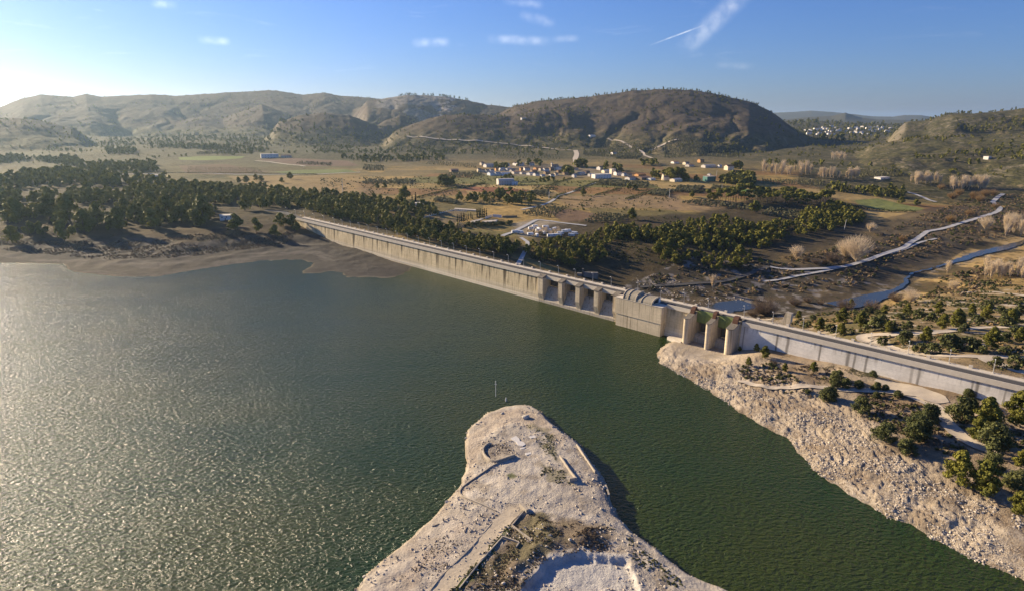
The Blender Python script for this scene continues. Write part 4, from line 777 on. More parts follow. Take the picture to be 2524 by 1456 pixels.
# woods: plan outline from the photograph, filled by jittered rows
PINES = []
def fill(pts, sp, hmin, hmax, keep, tagk, rmin=60, pr=None, z0=None, gap=0.):
    P = np.array([ground(*p, rmin)[:2] if z0 is None else at(*p, z0) for p in pts]); mn, mx = P.min(0), P.max(0); gx = np.arange(mn[0], mx[0], sp); gy = np.arange(mn[1], mx[1], sp)
    X, Yy = np.meshgrid(gx, gy); X = X.ravel() + rng.uniform(-.42, .42, X.size) * sp; Yy = Yy.ravel() + rng.uniform(-.42, .42, Yy.size) * sp
    d = psd(P, X, Yy); den = fbm(X / 55, Yy / 55, 3, 600); k = (d > -sp * .3) & (rng.random(len(X)) < keep) & (den > gap); X, Yy = X[k], Yy[k]
    o = (X - DA[0]) * DN[0] + (Yy - DA[1]) * DN[1]; s = (X - DA[0]) * DT[0] + (Yy - DA[1]) * DT[1]; Z = gz(X, Yy)
    k = ~((s > -20) & (o > -26) & (o < 40)) & (Z > -24.5); dp = np.full(len(X), 1e9)
    for a_, b_, c_ in occupied: dp = np.minimum(dp, np.hypot(X - a_, Yy - b_) - c_)
    k &= dp > 1.5; hh = rng.uniform(hmin, hmax, len(X)) * (.55 + .9 * fbm(X / 22, Yy / 22, 2, 601)) * np.where(rng.random(len(X)) < .18, .62, 1.)
    for a_, b_, c_, h_ in zip(X[k], Yy[k], Z[k], hh[k]): PINES.append((a_, b_, c_, h_, tagk, pr))
fill([z1(*p) for p in ((-100,1010),(300,1080),(640,1130),(1100,1090),(1350,1080),(1500,960),(1560,900),(1300,850),(1100,810),(700,760),(400,740),(-100,790))], 12.5, 11, 15.5, .88, 'L', gap=.42)
fill([z1(*p) for p in ((1280,850),(1500,840),(1750,870),(2000,890),(2100,960),(1900,985),(1600,960),(1450,960))], 11, 9, 13, .92, 'L2')
fill([z1(*p) for p in ((1950,900),(2200,900),(2383,930),(2383,1060),(2200,1040),(2000,990))], 10.5, 8.5, 12.5, .95, 'L2')
fill([z2(*p) for p in ((0,790),(250,800),(500,830),(700,850),(760,900),(620,930),(520,960),(480,1000),(330,960),(0,900))], 10, 8.5, 12.5, .93, 'B')
fill([z2(*p) for p in ((500,960),(640,930),(760,990),(900,1000),(960,1040),(1290,1085),(1330,1110),(1280,1160),(900,1110),(500,1020))], 7.8, 7.5, 11, .95, 'M')
fill([z2(*p) for p in ((1390,1125),(1440,1085),(1700,1070),(1900,1010),(2200,1010),(2383,1035),(2383,1070),(2000,1070),(1860,1100),(1900,1180),(1700,1240),(1500,1200),(1380,1150))], 7.6, 7.5, 11, .95, 'R')
fill([z3(*p) for p in ((0,1010),(230,960),(420,950),(600,970),(900,965),(920,900),(1080,830),(1300,890),(1330,930),(1200,970),(1050,1010),(900,1030),(780,1050),(640,1120),(400,1060),(200,1080),(0,1040))], 8.2, 8, 12, .9, 'R', gap=.28)
fill([z3(*p) for p in ((-30,1090),(150,1050),(400,1090),(600,1150),(620,1230),(350,1260),(150,1240),(-30,1200))], 8, 6, 10, .8, 'R', gap=.3)
fill([z3(*p) for p in ((290,805),(420,785),(560,775),(700,772),(900,785),(1090,805),(1080,830),(900,850),(700,830),(560,822),(380,815))], 9, 14, 19, .95, 'U')
fill([z3(*p) for p in ((1060,720),(1180,700),(1300,740),(1560,730),(1600,770),(1500,790),(1300,760),(1100,745))], 10, 8, 13, .6, 'V')
fill([z3(*p) for p in ((390,685),(430,650),(590,660),(600,690),(500,700))], 9, 13, 17, .95, 'V')
fill([z2(*p) for p in ((930,800),(1130,780),(1300,770),(1420,800),(1400,830),(1250,825),(1130,815),(940,815))], 12, 9, 15, .6, 'V')
fill([z2(*p) for p in ((800,690),(890,690),(890,705),(800,705))], 9, 14, 18, 1., 'V')
fill([v2(*p) for p in ((620,400),(1040,400),(1060,440),(860,440),(620,420))], 11, 14, 20, .9, 'V'); fill([v2(*p) for p in ((1040,440),(1390,460),(1380,475),(1050,470))], 12, 8, 12, .8, 'V')
fill([v2(*p) for p in ((1700,300),(2000,240),(2100,280),(1850,300))], 16, 14, 20, .8, 'V'); fill([v2(*p) for p in ((370,190),(630,180),(640,210),(380,215))], 14, 14, 20, .8, 'V')
fill([v1(*p) for p in ((2250,420),(2480,420),(2500,455),(2300,450))], 13, 14, 20, .8, 'V'); fill([v1(*p) for p in ((890,340),(1280,290),(1280,360),(900,350))], 22, 12, 18, .7, 'V'); fill([v1(*p) for p in ((1580,470),(1720,460),(1720,480),(1590,485))], 9, 14, 18, 1., 'V'); fill([v1(*p) for p in ((1770,355),(1890,345),(1890,375),(1780,375))], 9, 16, 20, 1., 'V')
fill([v1(*p) for p in ((1010,590),(1150,600),(1500,560),(1600,560),(1590,580),(1200,610),(1010,610))], 17, 10, 15, .8, 'V'); fill([v1(*p) for p in ((510,380),(660,380),(660,400),(510,400))], 10, 12, 16, .9, 'V'); fill([v1(*p) for p in ((580,560),(780,565),(780,590),(590,585))], 13, 9, 13, .9, 'V')
fill([z1(*p) for p in ((250,665),(480,640),(560,700),(1000,690),(1060,740),(640,750),(540,715))], 13, 9, 14, .75, 'F'); fill([z1(*p) for p in ((-50,650),(150,640),(160,670),(-50,690))], 12, 9, 14, .8, 'F'); fill([z1(*p) for p in ((700,600),(890,600),(890,625),(720,625))], 13, 9, 14, .8, 'F')
fill([z1(*p) for p in ((1000,565),(1400,575),(1780,590),(1760,612),(1500,608),(1050,580))], 18, 9, 14, .7, 'F'); fill([z1(*p) for p in ((580,535),(850,520),(1250,500),(1500,490),(2300,540),(2100,560),(1300,550),(600,560))], 26, 9, 14, .55, 'F', gap=.4); fill([z2(*p) for p in ((150,520),(800,510),(820,535),(300,545))], 17, 9, 14, .75, 'F'); fill([z2(*p) for p in ((0,450),(700,420),(1650,480),(1600,510),(900,490),(0,480))], 30, 9, 14, .5, 'F', gap=.45)
fill([v7(*p) for p in ((1500,560),(2000,540),(2524,470),(2524,600),(2200,640),(1500,600))], 16, 7, 12, .75, 'F', gap=.3); fill([v7(*p) for p in ((1800,330),(2100,270),(2524,200),(2524,330),(2300,330),(1950,340))], 20, 8, 13, .7, 'F', 900); fill([v7(*p) for p in ((640,640),(1300,700),(2500,680),(2500,760),(1400,770),(900,760))], 22, 5, 9, .6, 'F', gap=.35)
fill([v7(*p) for p in ((0,630),(600,640),(600,680),(0,650))], 18, 7, 11, .8, 'F'); fill([v7(*p) for p in ((250,240),(1300,270),(1300,330),(1200,420),(700,460),(400,330))], 60, 14, 26, .7, 'F', 3000)
for it in ((z2(380,720), 10), (z2(430,718), 10), (z2(2045,725), 11), (z2(2085,730), 10), (z2(1740,765), 12), (z1(1580,815), 11), (z1(1630,815), 13), (z1(1920,790), 13), (z1(1865,815), 10), (z1(1695,800), 12), (z1(1730,805), 11), (z1(1530,835), 8), (z3(185,778), 9), (z3(600,880), 17), (z2(2065,925), 15), (z2(540,800), 17), (z2(565,790), 20), (z2(280,820), 13), (z2(110,790), 14), (z2(400,830), 14), (v2(1205,710), 10), (v2(1550,760), 12), (v2(1480,750), 10), (z3(1570,820), 12), (z3(1670,835), 12), (z2(1325,775), 11)):
    x, y, z = ground(*it[0]); PINES.append((x, y, z, it[1], 'S', None))
PL = {'L': ('dark pine in the wood on the left shore of the reservoir', 'pines of the wood on the left shore'), 'L2': ('dark pine in the belt of wood beyond the far left end of the dam', 'pines beyond the far left end of the dam'),
      'B': ('dark pine in the wood behind the far half of the dam', 'pines behind the far half of the dam'), 'M': ('pine in the wood behind the middle of the dam, left of the path', 'pines behind the middle of the dam'),
      'R': ('sunlit pine on the slope between the car park and the river road', 'pines above the river road'), 'U': ('tall bare-stemmed pine in the row between orchard and meadow', 'tall pines by the orchard'),
      'V': ('pine in a small clump among the fields around the village', 'pines among the fields'), 'F': ('pine far off in the valley', 'far pines'), 'S': ('pine standing alone in the open fields of the plain', 'lone pines of the plain')}
def size_of(t): return t[3] / math.sqrt(t[0] ** 2 + t[1] ** 2 + 1)
PINES.sort(key=size_of, reverse=True)
n_done = sum(1 for o in COL.objects if o.name.startswith('pine_tree'))
lone = [t for t in PINES if t[4] in 'SU']; rest = [t for t in PINES if t[4] not in 'SU']; ind = lone + rest[:max(0, 298 - n_done - len(lone))]; more = rest[len(ind) - len(lone):]
for t in ind:
    put('pine_tree', random.choice(P_umb if t[4] == 'U' else P_pine), t[0], t[1], t[2], t[3], PL[t[4]][0], 'pine tree', PL[t[4]][1], random.uniform(.9, 1.2))
def arrays(me):
    v = np.empty(len(me.vertices) * 3, np.float32); me.vertices.foreach_get('co', v); f = np.empty(len(me.loops), np.int32); me.loops.foreach_get('vertex_index', f); return v.reshape(-1, 3), f.reshape(-1, 4)
def scatter(name, meshes, T, mat, wide=1.):
    """one mesh for a mass nobody could count; T rows x, y, z, h"""
    Vs, Fs, off = [], [], 0; src = [arrays(m) for m in meshes]
    for i, (x, y, z, h) in enumerate(T):
        v, f = src[i % len(src)]; a = random.random() * 6.283; ca, sa = math.cos(a) * h * wide, math.sin(a) * h * wide
        Vs.append(np.stack([v[:, 0] * ca - v[:, 1] * sa + x, v[:, 0] * sa + v[:, 1] * ca + y, v[:, 2] * h + z], 1)); Fs.append(f + off); off += len(v)
    me = mesh_np(name, np.concatenate(Vs), [np.concatenate(Fs)], mat)
    return tag(link(bpy.data.objects.new(name, me)), kind='stuff')
def lowproto(kind, n, nl, rx, z0, z1, size, mat, seeds, sq=.8): return [mesh_np('leaf_mass', *(lambda q: (q[0], [q[1]]))(leafcloud(*crown_pts(n, s, rx, z0, z1, kind), nl, size, s, sq)), mat) for s in seeds]
near_m = [t for t in more if math.hypot(t[0], t[1]) < 1000]; far_m = [t for t in more if math.hypot(t[0], t[1]) >= 1000]
LPn = lowproto('pine', 9, 24, .48, .18, .84, .08, m_pine, (101, 102, 103, 104)); LPf = lowproto('pine', 5, 9, .40, .15, .85, .15, m_pine, (111, 112, 113))
if near_m: scatter('pine_forest', LPn, [t[:4] for t in near_m], m_pine)
if far_m: scatter('far_pine_forest', LPf, [t[:4] for t in far_m], m_pine, 1.1)
# trees dotted over the hills
T = []
for k in range(14000):
    a = random.uniform(-.72, .72); r = 1900 * (5200 / 1900) ** random.random(); T.append((r * math.sin(a), r * math.cos(a)))
T = np.array(T); zz = gz(T[:, 0], T[:, 1]); den = fbm(T[:, 0] / 160, T[:, 1] / 160, 3, 650); k = (den > .53) | (rng.random(len(T)) < .08); T = T[k]; zz = zz[k]
scatter('hill_trees', LPf, [(x, y, z - .4, random.uniform(4, 9)) for (x, y), z in zip(T, zz)], m_pine, 1.2)
# ridge-line trees on the mound and the quarry hill
T = []
for px in np.concatenate([np.arange(1330, 1880, 5.5), np.arange(980, 1160, 4), np.arange(2280, 2520, 5)]):
    if random.random() < .45: continue
    a = math.atan2(px - 1262, rayd(px, 260)[1]); v = float(np.interp(a, g_az, np.arange(len(g_az)))); j = int(v); el = (GZ[:, j] - CZ) / g_rr; i_ = int(np.argmax(np.where((g_rr > 1500) & (g_rr < 4600), el, -9))); r = g_rr[i_] + random.uniform(-25, 15); T.append((r * math.sin(a), r * math.cos(a), float(gz(r * math.sin(a), r * math.cos(a))) - .4, random.uniform(6, 13) * r / 2900))
scatter('ridge_trees', LPf, T, m_pine)
# scrub on slopes, banks and the valley floor
def scrubfill(name, poly_px, n, h0, h1, mat, mesh, rmin=60, thr=.45, cond=None):
    P = np.array([ground(*p, rmin)[:2] for p in poly_px]); mn, mx = P.min(0), P.max(0); X = rng.uniform(mn[0], mx[0], n * 3); Yy = rng.uniform(mn[1], mx[1], n * 3)
    k = (psd(P, X, Yy) > 0) & (fbm(X / 14, Yy / 14, 3, 670) > thr); X, Yy = X[k][:n], Yy[k][:n]; Z = gz(X, Yy); o = (X - DA[0]) * DN[0] + (Yy - DA[1]) * DN[1]; s = (X - DA[0]) * DT[0] + (Yy - DA[1]) * DT[1]
    for tp, tw in TRACKS: near_ = pld(tp, X, Yy) < tw; X = np.where(near_, 1e7, X)
    k = ~((o < 3) & (o > -12) & (s > -20)) & (X < 1e6) & (np.abs(Z + 27) > 1.3) & ((o < 0) | (Z > .5)); X, Yy, Z = X[k], Yy[k], Z[k]
    if len(X): scatter(name, mesh, [(a, b, c - .05, h) for a, b, c, h in zip(X, Yy, Z, rng.uniform(h0, h1, len(X)))], mat, 1.3)
LB = lowproto('bush', 5, 14, .5, .1, .65, .13, m_oak, (121, 122, 123), .9); LBr = lowproto('bush', 5, 14, .5, .1, .65, .12, m_brush, (124, 125, 126), .9); LBg = lowproto('bush', 5, 14, .5, .1, .6, .12, m_reed, (127, 128), .9)
rb_poly = [z6(*p) for p in ((300,720),(700,790),(1100,830),(1700,930),(2600,1080),(2600,1500),(1900,1600),(1300,1330),(900,1180),(500,1040),(100,960),(-40,900),(-60,800),(60,720))]
scrubfill('scrub', rb_poly, 900, .5, 1.5, m_oak, LB, thr=.5); scrubfill('dry_scrub', rb_poly, 1100, .4, 1.2, m_brush, LBr, thr=.42)
db_poly = [z6(*p) for p in ((400,400),(700,300),(1000,200),(1400,120),(2560,-60),(2700,860),(1400,590),(1000,500))]
scrubfill('bank_scrub', db_poly, 2600, .8, 2.2, m_oak, LB, thr=.47); scrubfill('dry_bank_scrub', db_poly, 1500, .5, 1.6, m_reed, LBg, thr=.5)
vf_poly = [z3(*p) for p in ((-100,1250),(300,1200),(700,1200),(1200,1100),(1700,900),(2100,760),(2560,760),(2560,1300),(1900,1440),(1300,1480),(600,1500),(-100,1480))]
scrubfill('valley_brush', vf_poly, 4200, 1.2, 3.4, m_brush, LBr, thr=.42); scrubfill('valley_reeds', vf_poly, 2600, .9, 2.6, m_reed, LBg, thr=.47); scrubfill('valley_shrubs', vf_poly, 2600, 1., 3.4, m_oak, LB, thr=.45)
scrubfill('plain_bushes', [z2(*p) for p in ((0,650),(1000,640),(2383,700),(2383,960),(1900,930),(1300,830),(0,780))], 1600, .9, 2.6, m_oak, LB, thr=.52)
scrubfill('shore_brush', [v8(*p) for p in ((-50,470),(200,500),(900,560),(1500,545),(2000,480),(2400,440),(2450,330),(1800,340),(1300,400),(700,400),(-50,400))], 3600, .4, 1.2, m_brush, LBr, thr=.38)
scrubfill('wood_undergrowth', [z2(*p) for p in ((1390,1090),(1700,1020),(2200,980),(2383,1060),(2383,1240),(1900,1200),(1700,1240),(1400,1190))], 700, .8, 2.2, m_oak, LB, thr=.4)
# bare trees, reed beds, brush
GPp = 'bare poplars in the far groves'
def grove(cv, pts, n, h0, h1, label, group, sc=1.):
    for i in range(n):
        X, Yy = pts[0] + (pts[2] - pts[0]) * random.random(), pts[1] + (pts[3] - pts[1]) * random.random(); x, y, z = ground(*cv(X, Yy)); put('bare_tree', random.choice(P_poplar), x, y, z, random.uniform(h0 * .75, h1), label, 'bare tree', group, 1.0)
grove(v7, (0, 725, 500, 760), 30, 15, 24, 'leafless pale poplar in the grove at the foot of the big rounded hill', 'poplars at the foot of the rounded hill'); grove(v7, (530, 780, 950, 795), 26, 14, 22, 'leafless pale poplar in the straight row below the gorge mouth', 'poplars in the row below the gorge')
grove(v4, (1430, 60, 1730, 85), 26, 14, 20, 'leafless pale poplar in the row beyond the far meadow at the right', 'poplars beyond the far meadow'); grove(v4, (1800, 100, 2180, 140), 34, 14, 22, 'leafless pale poplar in the grove above the bend of the white lane', 'poplars above the lane bend')
grove(v4, (2330, 500, 2560, 590), 20, 15, 20, 'leafless pale tree in the upper grove on the right edge beside the stream', 'trees of the upper stream grove'); grove(v4, (2120, 900, 2560, 990), 26, 11, 15, 'leafless pale tree in the lower grove on the right edge beside the stream', 'trees of the lower stream grove')
grove(v7, (620, 600, 820, 625), 14, 12, 18, 'leafless tree in the mouth of the gorge', 'trees in the gorge mouth')
for (cv, X, Yy, h, pr, lb) in ((z3, 1270, 1205, 23, P_willow, 'huge bare willow with a wide pale crown beside the white lane'), (z3, 1200, 1180, 17, P_willow, 'smaller bare willow leaning on the huge one, left side'), (z3, 875, 1185, 12, P_willow, 'bare round-crowned tree standing alone left of the huge willow'), (z3, 1365, 1010, 11, P_willow, 'bare round-crowned tree at the edge of the pine wood'), (z3, 320, 1390, 12, P_poplar, 'single thin white leafless tree beside the dark river road'),
    (z6, 1500, 205, 9, P_willow, 'white leafless tree on the river bank, left of two'), (z6, 1880, 95, 8, P_willow, 'white leafless tree on the river bank, right of two'), (v4, 2150, 510, 15, P_willow, 'bare forked tree beside the white lane near the stream'), (v4, 1790, 940, 12, P_poplar, 'slender leafless tree beside the stream'), (v3, 745, 500, 9, P_willow, 'reddish leafless tree at the edge of the wood behind the dam')):
    x, y, z = ground(*cv(X, Yy)); put('bare_tree', random.choice(pr), x, y, z, h, lb, 'bare tree', None, 1.15)
for X, Yy, wd in ((1840,225,120),(1900,190,110),(2050,225,130),(2100,250,110),(2150,200,120),(2000,385,110),(2230,190,100),(1820,440,120),(1360,630,110),(1730,130,90),(2250,310,90),(450,820,90),(620,850,110)):
    x, y, z = ground(*v4(X, Yy)); put('reed_bed', random.choice(P_reed), x, y, z, px2m(wd * .2615 / 1.014, x, y, z) * .45, 'golden clump of dry reeds on the valley floor near the white lane', 'reeds', 'golden reed clumps')
for (cv, sc, X, Yy, wd, lb) in ((z6, .27734, 185, 315, 330, 'very large round brown thicket behind the dam near the chute walls'), (z6, .27734, 80, 330, 160, 'low brown thicket at the left foot of the large round one'), (z6, .27734, 460, 230, 150, 'greyish leafless thicket on the dark valley floor'), (z6, .27734, 570, 200, 110, 'pinkish leafless thicket on the dark valley floor'), (z6, .27734, 910, 270, 200, 'tan thicket below the stream, left of two'), (z6, .27734, 1150, 270, 180, 'tan thicket below the stream, right of two'), (z6, .27734, 690, 220, 90, 'small pinkish thicket on the valley floor'), (z6, .27734, 1360, 190, 150, 'tan thicket on the river bank below the pale tree'), (v4, .2615, 700, 830, 200, 'brown thicket under the huge bare willow'), (v4, .2615, 540, 850, 130, 'brown thicket left of the huge bare willow')):
    x, y, z = ground(*cv(X, Yy)); put('thicket', random.choice(P_thicket), x, y, z, px2m(wd * sc / 1.014, x, y, z) * .45, lb, 'thicket')
# olive rows
OL = []
def orchard(q, rows, cols, h):
    C = [np.array(ground(*p)[:2]) for p in q]
    for i in range(rows):
        for j in range(cols):
            u, v = (i + .5) / rows, (j + .5) / cols; p = (C[0] * (1 - v) + C[1] * v) * (1 - u) + (C[3] * (1 - v) + C[2] * v) * u + rng.normal(size=2) * .7
            if random.random() < .94: OL.append((p[0], p[1], float(gz(*p)), h * random.uniform(.8, 1.15)))
orchard([z3(*p) for p in ((100,820),(560,870),(540,830),(190,800))], 4, 24, 4.4); orchard([z3(*p) for p in ((640,895),(870,925),(920,880),(700,850))], 6, 11, 4.2)
orchard([z2(*p) for p in ((1330,895),(1540,915),(1640,850),(1440,835))], 6, 15, 3.3); orchard([z2(*p) for p in ((1740,950),(1980,950),(2060,900),(1840,880))], 5, 16, 3.6)
orchard([v2(*p) for p in ((500,690),(800,715),(900,630),(650,610))], 7, 11, 5.4); orchard([v2(*p) for p in ((900,640),(1280,650),(1400,570),(1000,560))], 8, 13, 5.2); orchard([v2(*p) for p in ((0,540),(480,590),(520,500),(0,470))], 7, 16, 5.2); orchard([v2(*p) for p in ((1500,600),(1850,650),(1850,570),(1530,540))], 6, 10, 5.2)
orchard([v2(*p) for p in ((0,120),(340,120),(430,40),(0,20))], 8, 18, 6.); orchard([v1(*p) for p in ((1860,180),(2500,230),(2500,140),(1880,120))], 7, 20, 6.); orchard([v1(*p) for p in ((900,790),(1300,830),(1340,760),(1100,770))], 5, 12, 5.2); orchard([z2(*p) for p in ((270,690),(620,695),(640,670),(300,665))], 4, 20, 5.); orchard([z2(*p) for p in ((0,475),(130,480),(130,455),(0,452))], 4, 12, 5.)
orchard([z3(*p) for p in ((0,520),(300,500),(200,370),(0,400))], 14, 16, 6); orchard([z3(*p) for p in ((100,480),(500,520),(480,430),(150,410))], 10, 24, 6); orchard([v3(*p) for p in ((400,120),(700,160),(720,130),(480,90))], 4, 12, 5.)
orchard([z1(*p) for p in ((1950,690),(2190,705),(2200,685),(2000,675))], 4, 16, 4.); orchard([z1(*p) for p in ((1300,630),(1600,620),(1560,612),(1300,615))], 4, 24, 4.)
orchard([z1(*p) for p in ((1230,752),(1760,755),(1700,715),(1250,705))], 5, 60, 1.7); orchard([v1(*p) for p in ((2080,650),(2520,690),(2520,600),(2130,590))], 7, 18, 5.); orchard([z2(*p) for p in ((700,560),(1040,590),(1040,555),(720,540))], 4, 24, 3.4)
orchard([z2(*p) for p in ((860,660),(1090,640),(1050,610),(830,625))], 5, 16, 4.5); orchard([z2(*p) for p in ((280,600),(420,610),(420,570),(290,565))], 4, 14, 4.5); orchard([z2(*p) for p in ((1830,470),(2230,480),(2240,430),(1880,430))], 8, 22, 5.5); orchard([z2(*p) for p in ((1150,520),(1600,530),(1580,490),(1180,490))], 4, 22, 4.); orchard([z3(*p) for p in ((650,690),(1060,700),(1060,670),(640,660))], 4, 24, 4.); orchard([z3(*p) for p in ((1220,650),(1600,640),(1560,600),(1200,610))], 7, 16, 5.)
OL.sort(key=size_of, reverse=True)
for t in OL[:300]: put('olive_tree', random.choice(P_olive), *t, 'rounded grey-green olive tree planted in rows on the dry plain', 'olive tree', 'olive trees in the orchards')
scatter('orchard', lowproto('bush', 4, 9, .5, .15, .72, .16, m_olive, (131, 132), .9), OL[300:], m_olive)
# cypresses
for i, (X, Yy, hh) in enumerate([(725,385,95),(750,390,90),(775,385,115),(800,380,110),(820,375,95),(845,370,80),(865,350,70),(895,340,80),(915,350,60),(975,330,110),(1000,335,120),(1020,330,115),(1045,330,110),(1065,325,110),(1090,320,105),(155,140,95),(198,140,125)]):
    x, y, z = ground(*v3(X, Yy)); put('cypress_tree', random.choice(P_cyp), x, y, z, px2m(hh * .1981 / 1.014, x, y, z) * 1.1, 'dark pointed cypress in the row beside the sports field' if i < 15 else ('shorter', 'taller')[i - 15] + ' of two dark cypresses standing apart behind the wood', 'cypress', 'cypresses by the sports field' if i < 15 else 'pair of cypresses')
hedge = [(x, y, z, random.uniform(3, 5)) for x, y, z in (ground(*v3(760 + 640 * t + random.uniform(-20, 20), 430 - 30 * t + random.uniform(-15, 35) * (1 - abs(t - .4)))) for t in np.linspace(0, 1, 70))]
for t in hedge: put('bush', random.choice(P_oakS), *t, 'dark bush in the hedge around the swimming pool', 'bush', 'hedge around the pool', .9)

# hedgerows between the fields
def hedge_line(pts, h, label):
    P = np.array([ground(*p) for p in pts]); P = resample(P, h * .55); k = len(P); P[:, :2] += rng.normal(size=(k, 2)) * h * .12; Z = gz(P[:, 0], P[:, 1]); hs_ = h * rng.uniform(.55, 1.1, k)
    V, Fq = leafcloud(np.stack([P[:, 0], P[:, 1], Z + hs_ * .45], 1), hs_ * .55, 16, h * .16, 5)
    tag(link(bpy.data.objects.new('hedge', mesh_np('hedge', V, [Fq], m_oak))), label, 'hedge', 'hedges between the fields')
for cv, pts, h, lb in ((v1, ((1340,668),(1500,610),(1710,548)), 2.6, 'dark hedge running up to the small white cube house'), (v1, ((1740,752),(1900,680),(2090,605)), 3., 'straight dark hedge beside the field track right of the village'), (v1, ((2070,812),(2280,755),(2480,705)), 2.6, 'dark hedge across the fields, right of the field track'), (v2, ((150,752),(420,670),(660,588)), 2.6, 'dark hedge left of the power pole field'), (v1, ((0,700),(160,660),(340,620)), 3., 'dark hedge above the red field, left end'), (v1, ((860,660),(1100,670),(1330,670)), 4., 'thick hedge between barrel-roofed shed and red field'), (v1, ((1100,720),(1280,712),(1440,725)), 4.5, 'dark row of clipped trees at the right end of the red field'),
    (v1, ((1420,870),(1480,820),(1600,785)), 3., 'dark hedge beside the field track bend'), (z2, ((640,782),(800,745),(900,718),(1090,690)), 3., 'long hedge along the lane left of the red field'), (v2, ((1300,655),(1400,610),(1530,610)), 3., 'dark bushy bank among the olive rows'), (z2, ((1450,770),(1600,790),(1800,805)), 1.6, 'low hedge across the bare field'), (v2, ((330,610),(560,640)), 1.8, 'low hedge between two lone pines'), (z1, ((640,755),(1000,748),(1500,752),(2100,760)), 2., 'low hedge along the far left lane'), (z3, ((1170,815),(1280,850),(1500,875),(1660,875)), 4., 'dark hedge below the green meadow'), (z3, ((1640,740),(1760,735),(1830,740)), 2., 'low hedge above the lane bend')):
    hedge_line([cv(*p) for p in pts], h, lb)
# ------------------------------------------------------------------ village
def rgbm(name, c, **k): return simple(name, c, k.get('rough', .9), k.get('var', .12), k.get('scale', .8))
WM = {'white': rgbm('white_wall', (.70, .67, .62)), 'cream': rgbm('cream_wall', (.72, .62, .46)), 'grey': rgbm('grey_wall', (.50, .47, .43)), 'orange': rgbm('orange_wall', (.55, .30, .13)), 'brown': rgbm('brown_wall', (.26, .19, .13)), 'teal': rgbm('teal_wall', (.10, .22, .20)), 'blue': rgbm('bluish_wall', (.66, .72, .78))}
RM = {'t': rgbm('roof_tiles', (.34, .20, .13), var=.3), 'g': rgbm('grey_roof', (.38, .35, .32), var=.2), 'w': rgbm('pale_roof', (.52, .49, .44), var=.15), 'o': rgbm('orange_roof', (.40, .19, .08), var=.3)}
m_win = simple('window_dark', (.035, .035, .04), .3, .1, 1., spec=.5)
def house(px, py, wpx, hpx, wall, roof, label, rz=None, kind='gable', rmin=700, group=None):
    x, y, z = ground(px, py, rmin); W = px2m(wpx, x, y, z) * 1.0; Hh = max(3.2, px2m(hpx, x, y, z) * 1.05); Dp = min(max(W * .9, 7), 12) if W < 20 else 14; rz = rz if rz is not None else random.choice((.42, .5, .58, .66))
    o = empty('house' if W < 26 else 'shed', (x, y + Dp * .4, z - .15), rz); tag(o, label, 'house' if W < 26 else 'shed', group); w2, d2 = W / 2, Dp / 2; eave = Hh * (.72 if kind == 'gable' else .95)
    m = MB()
    if kind == 'gable': m.prism([(-d2, -1.2), (d2, -1.2), (d2, eave), (0, Hh), (-d2, eave)], -w2, w2)
    else: m.box(-w2, w2, -d2, d2, -1.2, eave)
    m.build('wall', WM[wall], o)
    r = MB()
    if kind == 'gable':
        e = .35; r.prism([(-d2 - e, eave - .12), (0, Hh + .05), (d2 + e, eave - .12), (d2 + e, eave + .12), (0, Hh + .35), (-d2 - e, eave + .12)], -w2 - .3, w2 + .3)
    elif kind == 'arch': r.prism([(-d2 - .2 if i == 0 else d2 * math.cos(t), eave + .02 + (Hh * .35) * math.sin(t)) for i, t in enumerate(np.linspace(math.pi, 0, 12))], -w2 - .3, w2 + .3)
    else: r.box(-w2 - .2, w2 + .2, -d2 - .2, d2 + .2, eave + .01, eave + .35)
    r.build('roof', RM[roof], o)
    nwin = max(1, min(6, int(W / 4)))
    for i in range(nwin):
        c_ = -w2 + W * (i + .5) / nwin; b0 = eave * (.45 if eave < 4.5 else .58)
        if eave < 2: continue
        MB().box(c_ - .5, c_ + .5, -d2 - .06, -d2 + .02, b0, min(b0 + 1.2, eave - .3)).build('window', m_win, o)
        if eave > 5: MB().box(c_ - .5, c_ + .5, -d2 - .06, -d2 + .02, .6, 2.2).build('window', m_win, o)
    MB().box(-w2 * .2 - .5, -w2 * .2 + .5, -d2 - .08, -d2 - .061, 0, 2.1).build('door', WM['brown'], o)
    if W < 26 and random.random() < .4: MB().box(w2 * .3, w2 * .3 + .6, .3, .9, Hh - .6, Hh + 1.1).build('chimney', WM['brown'], o)
    return o
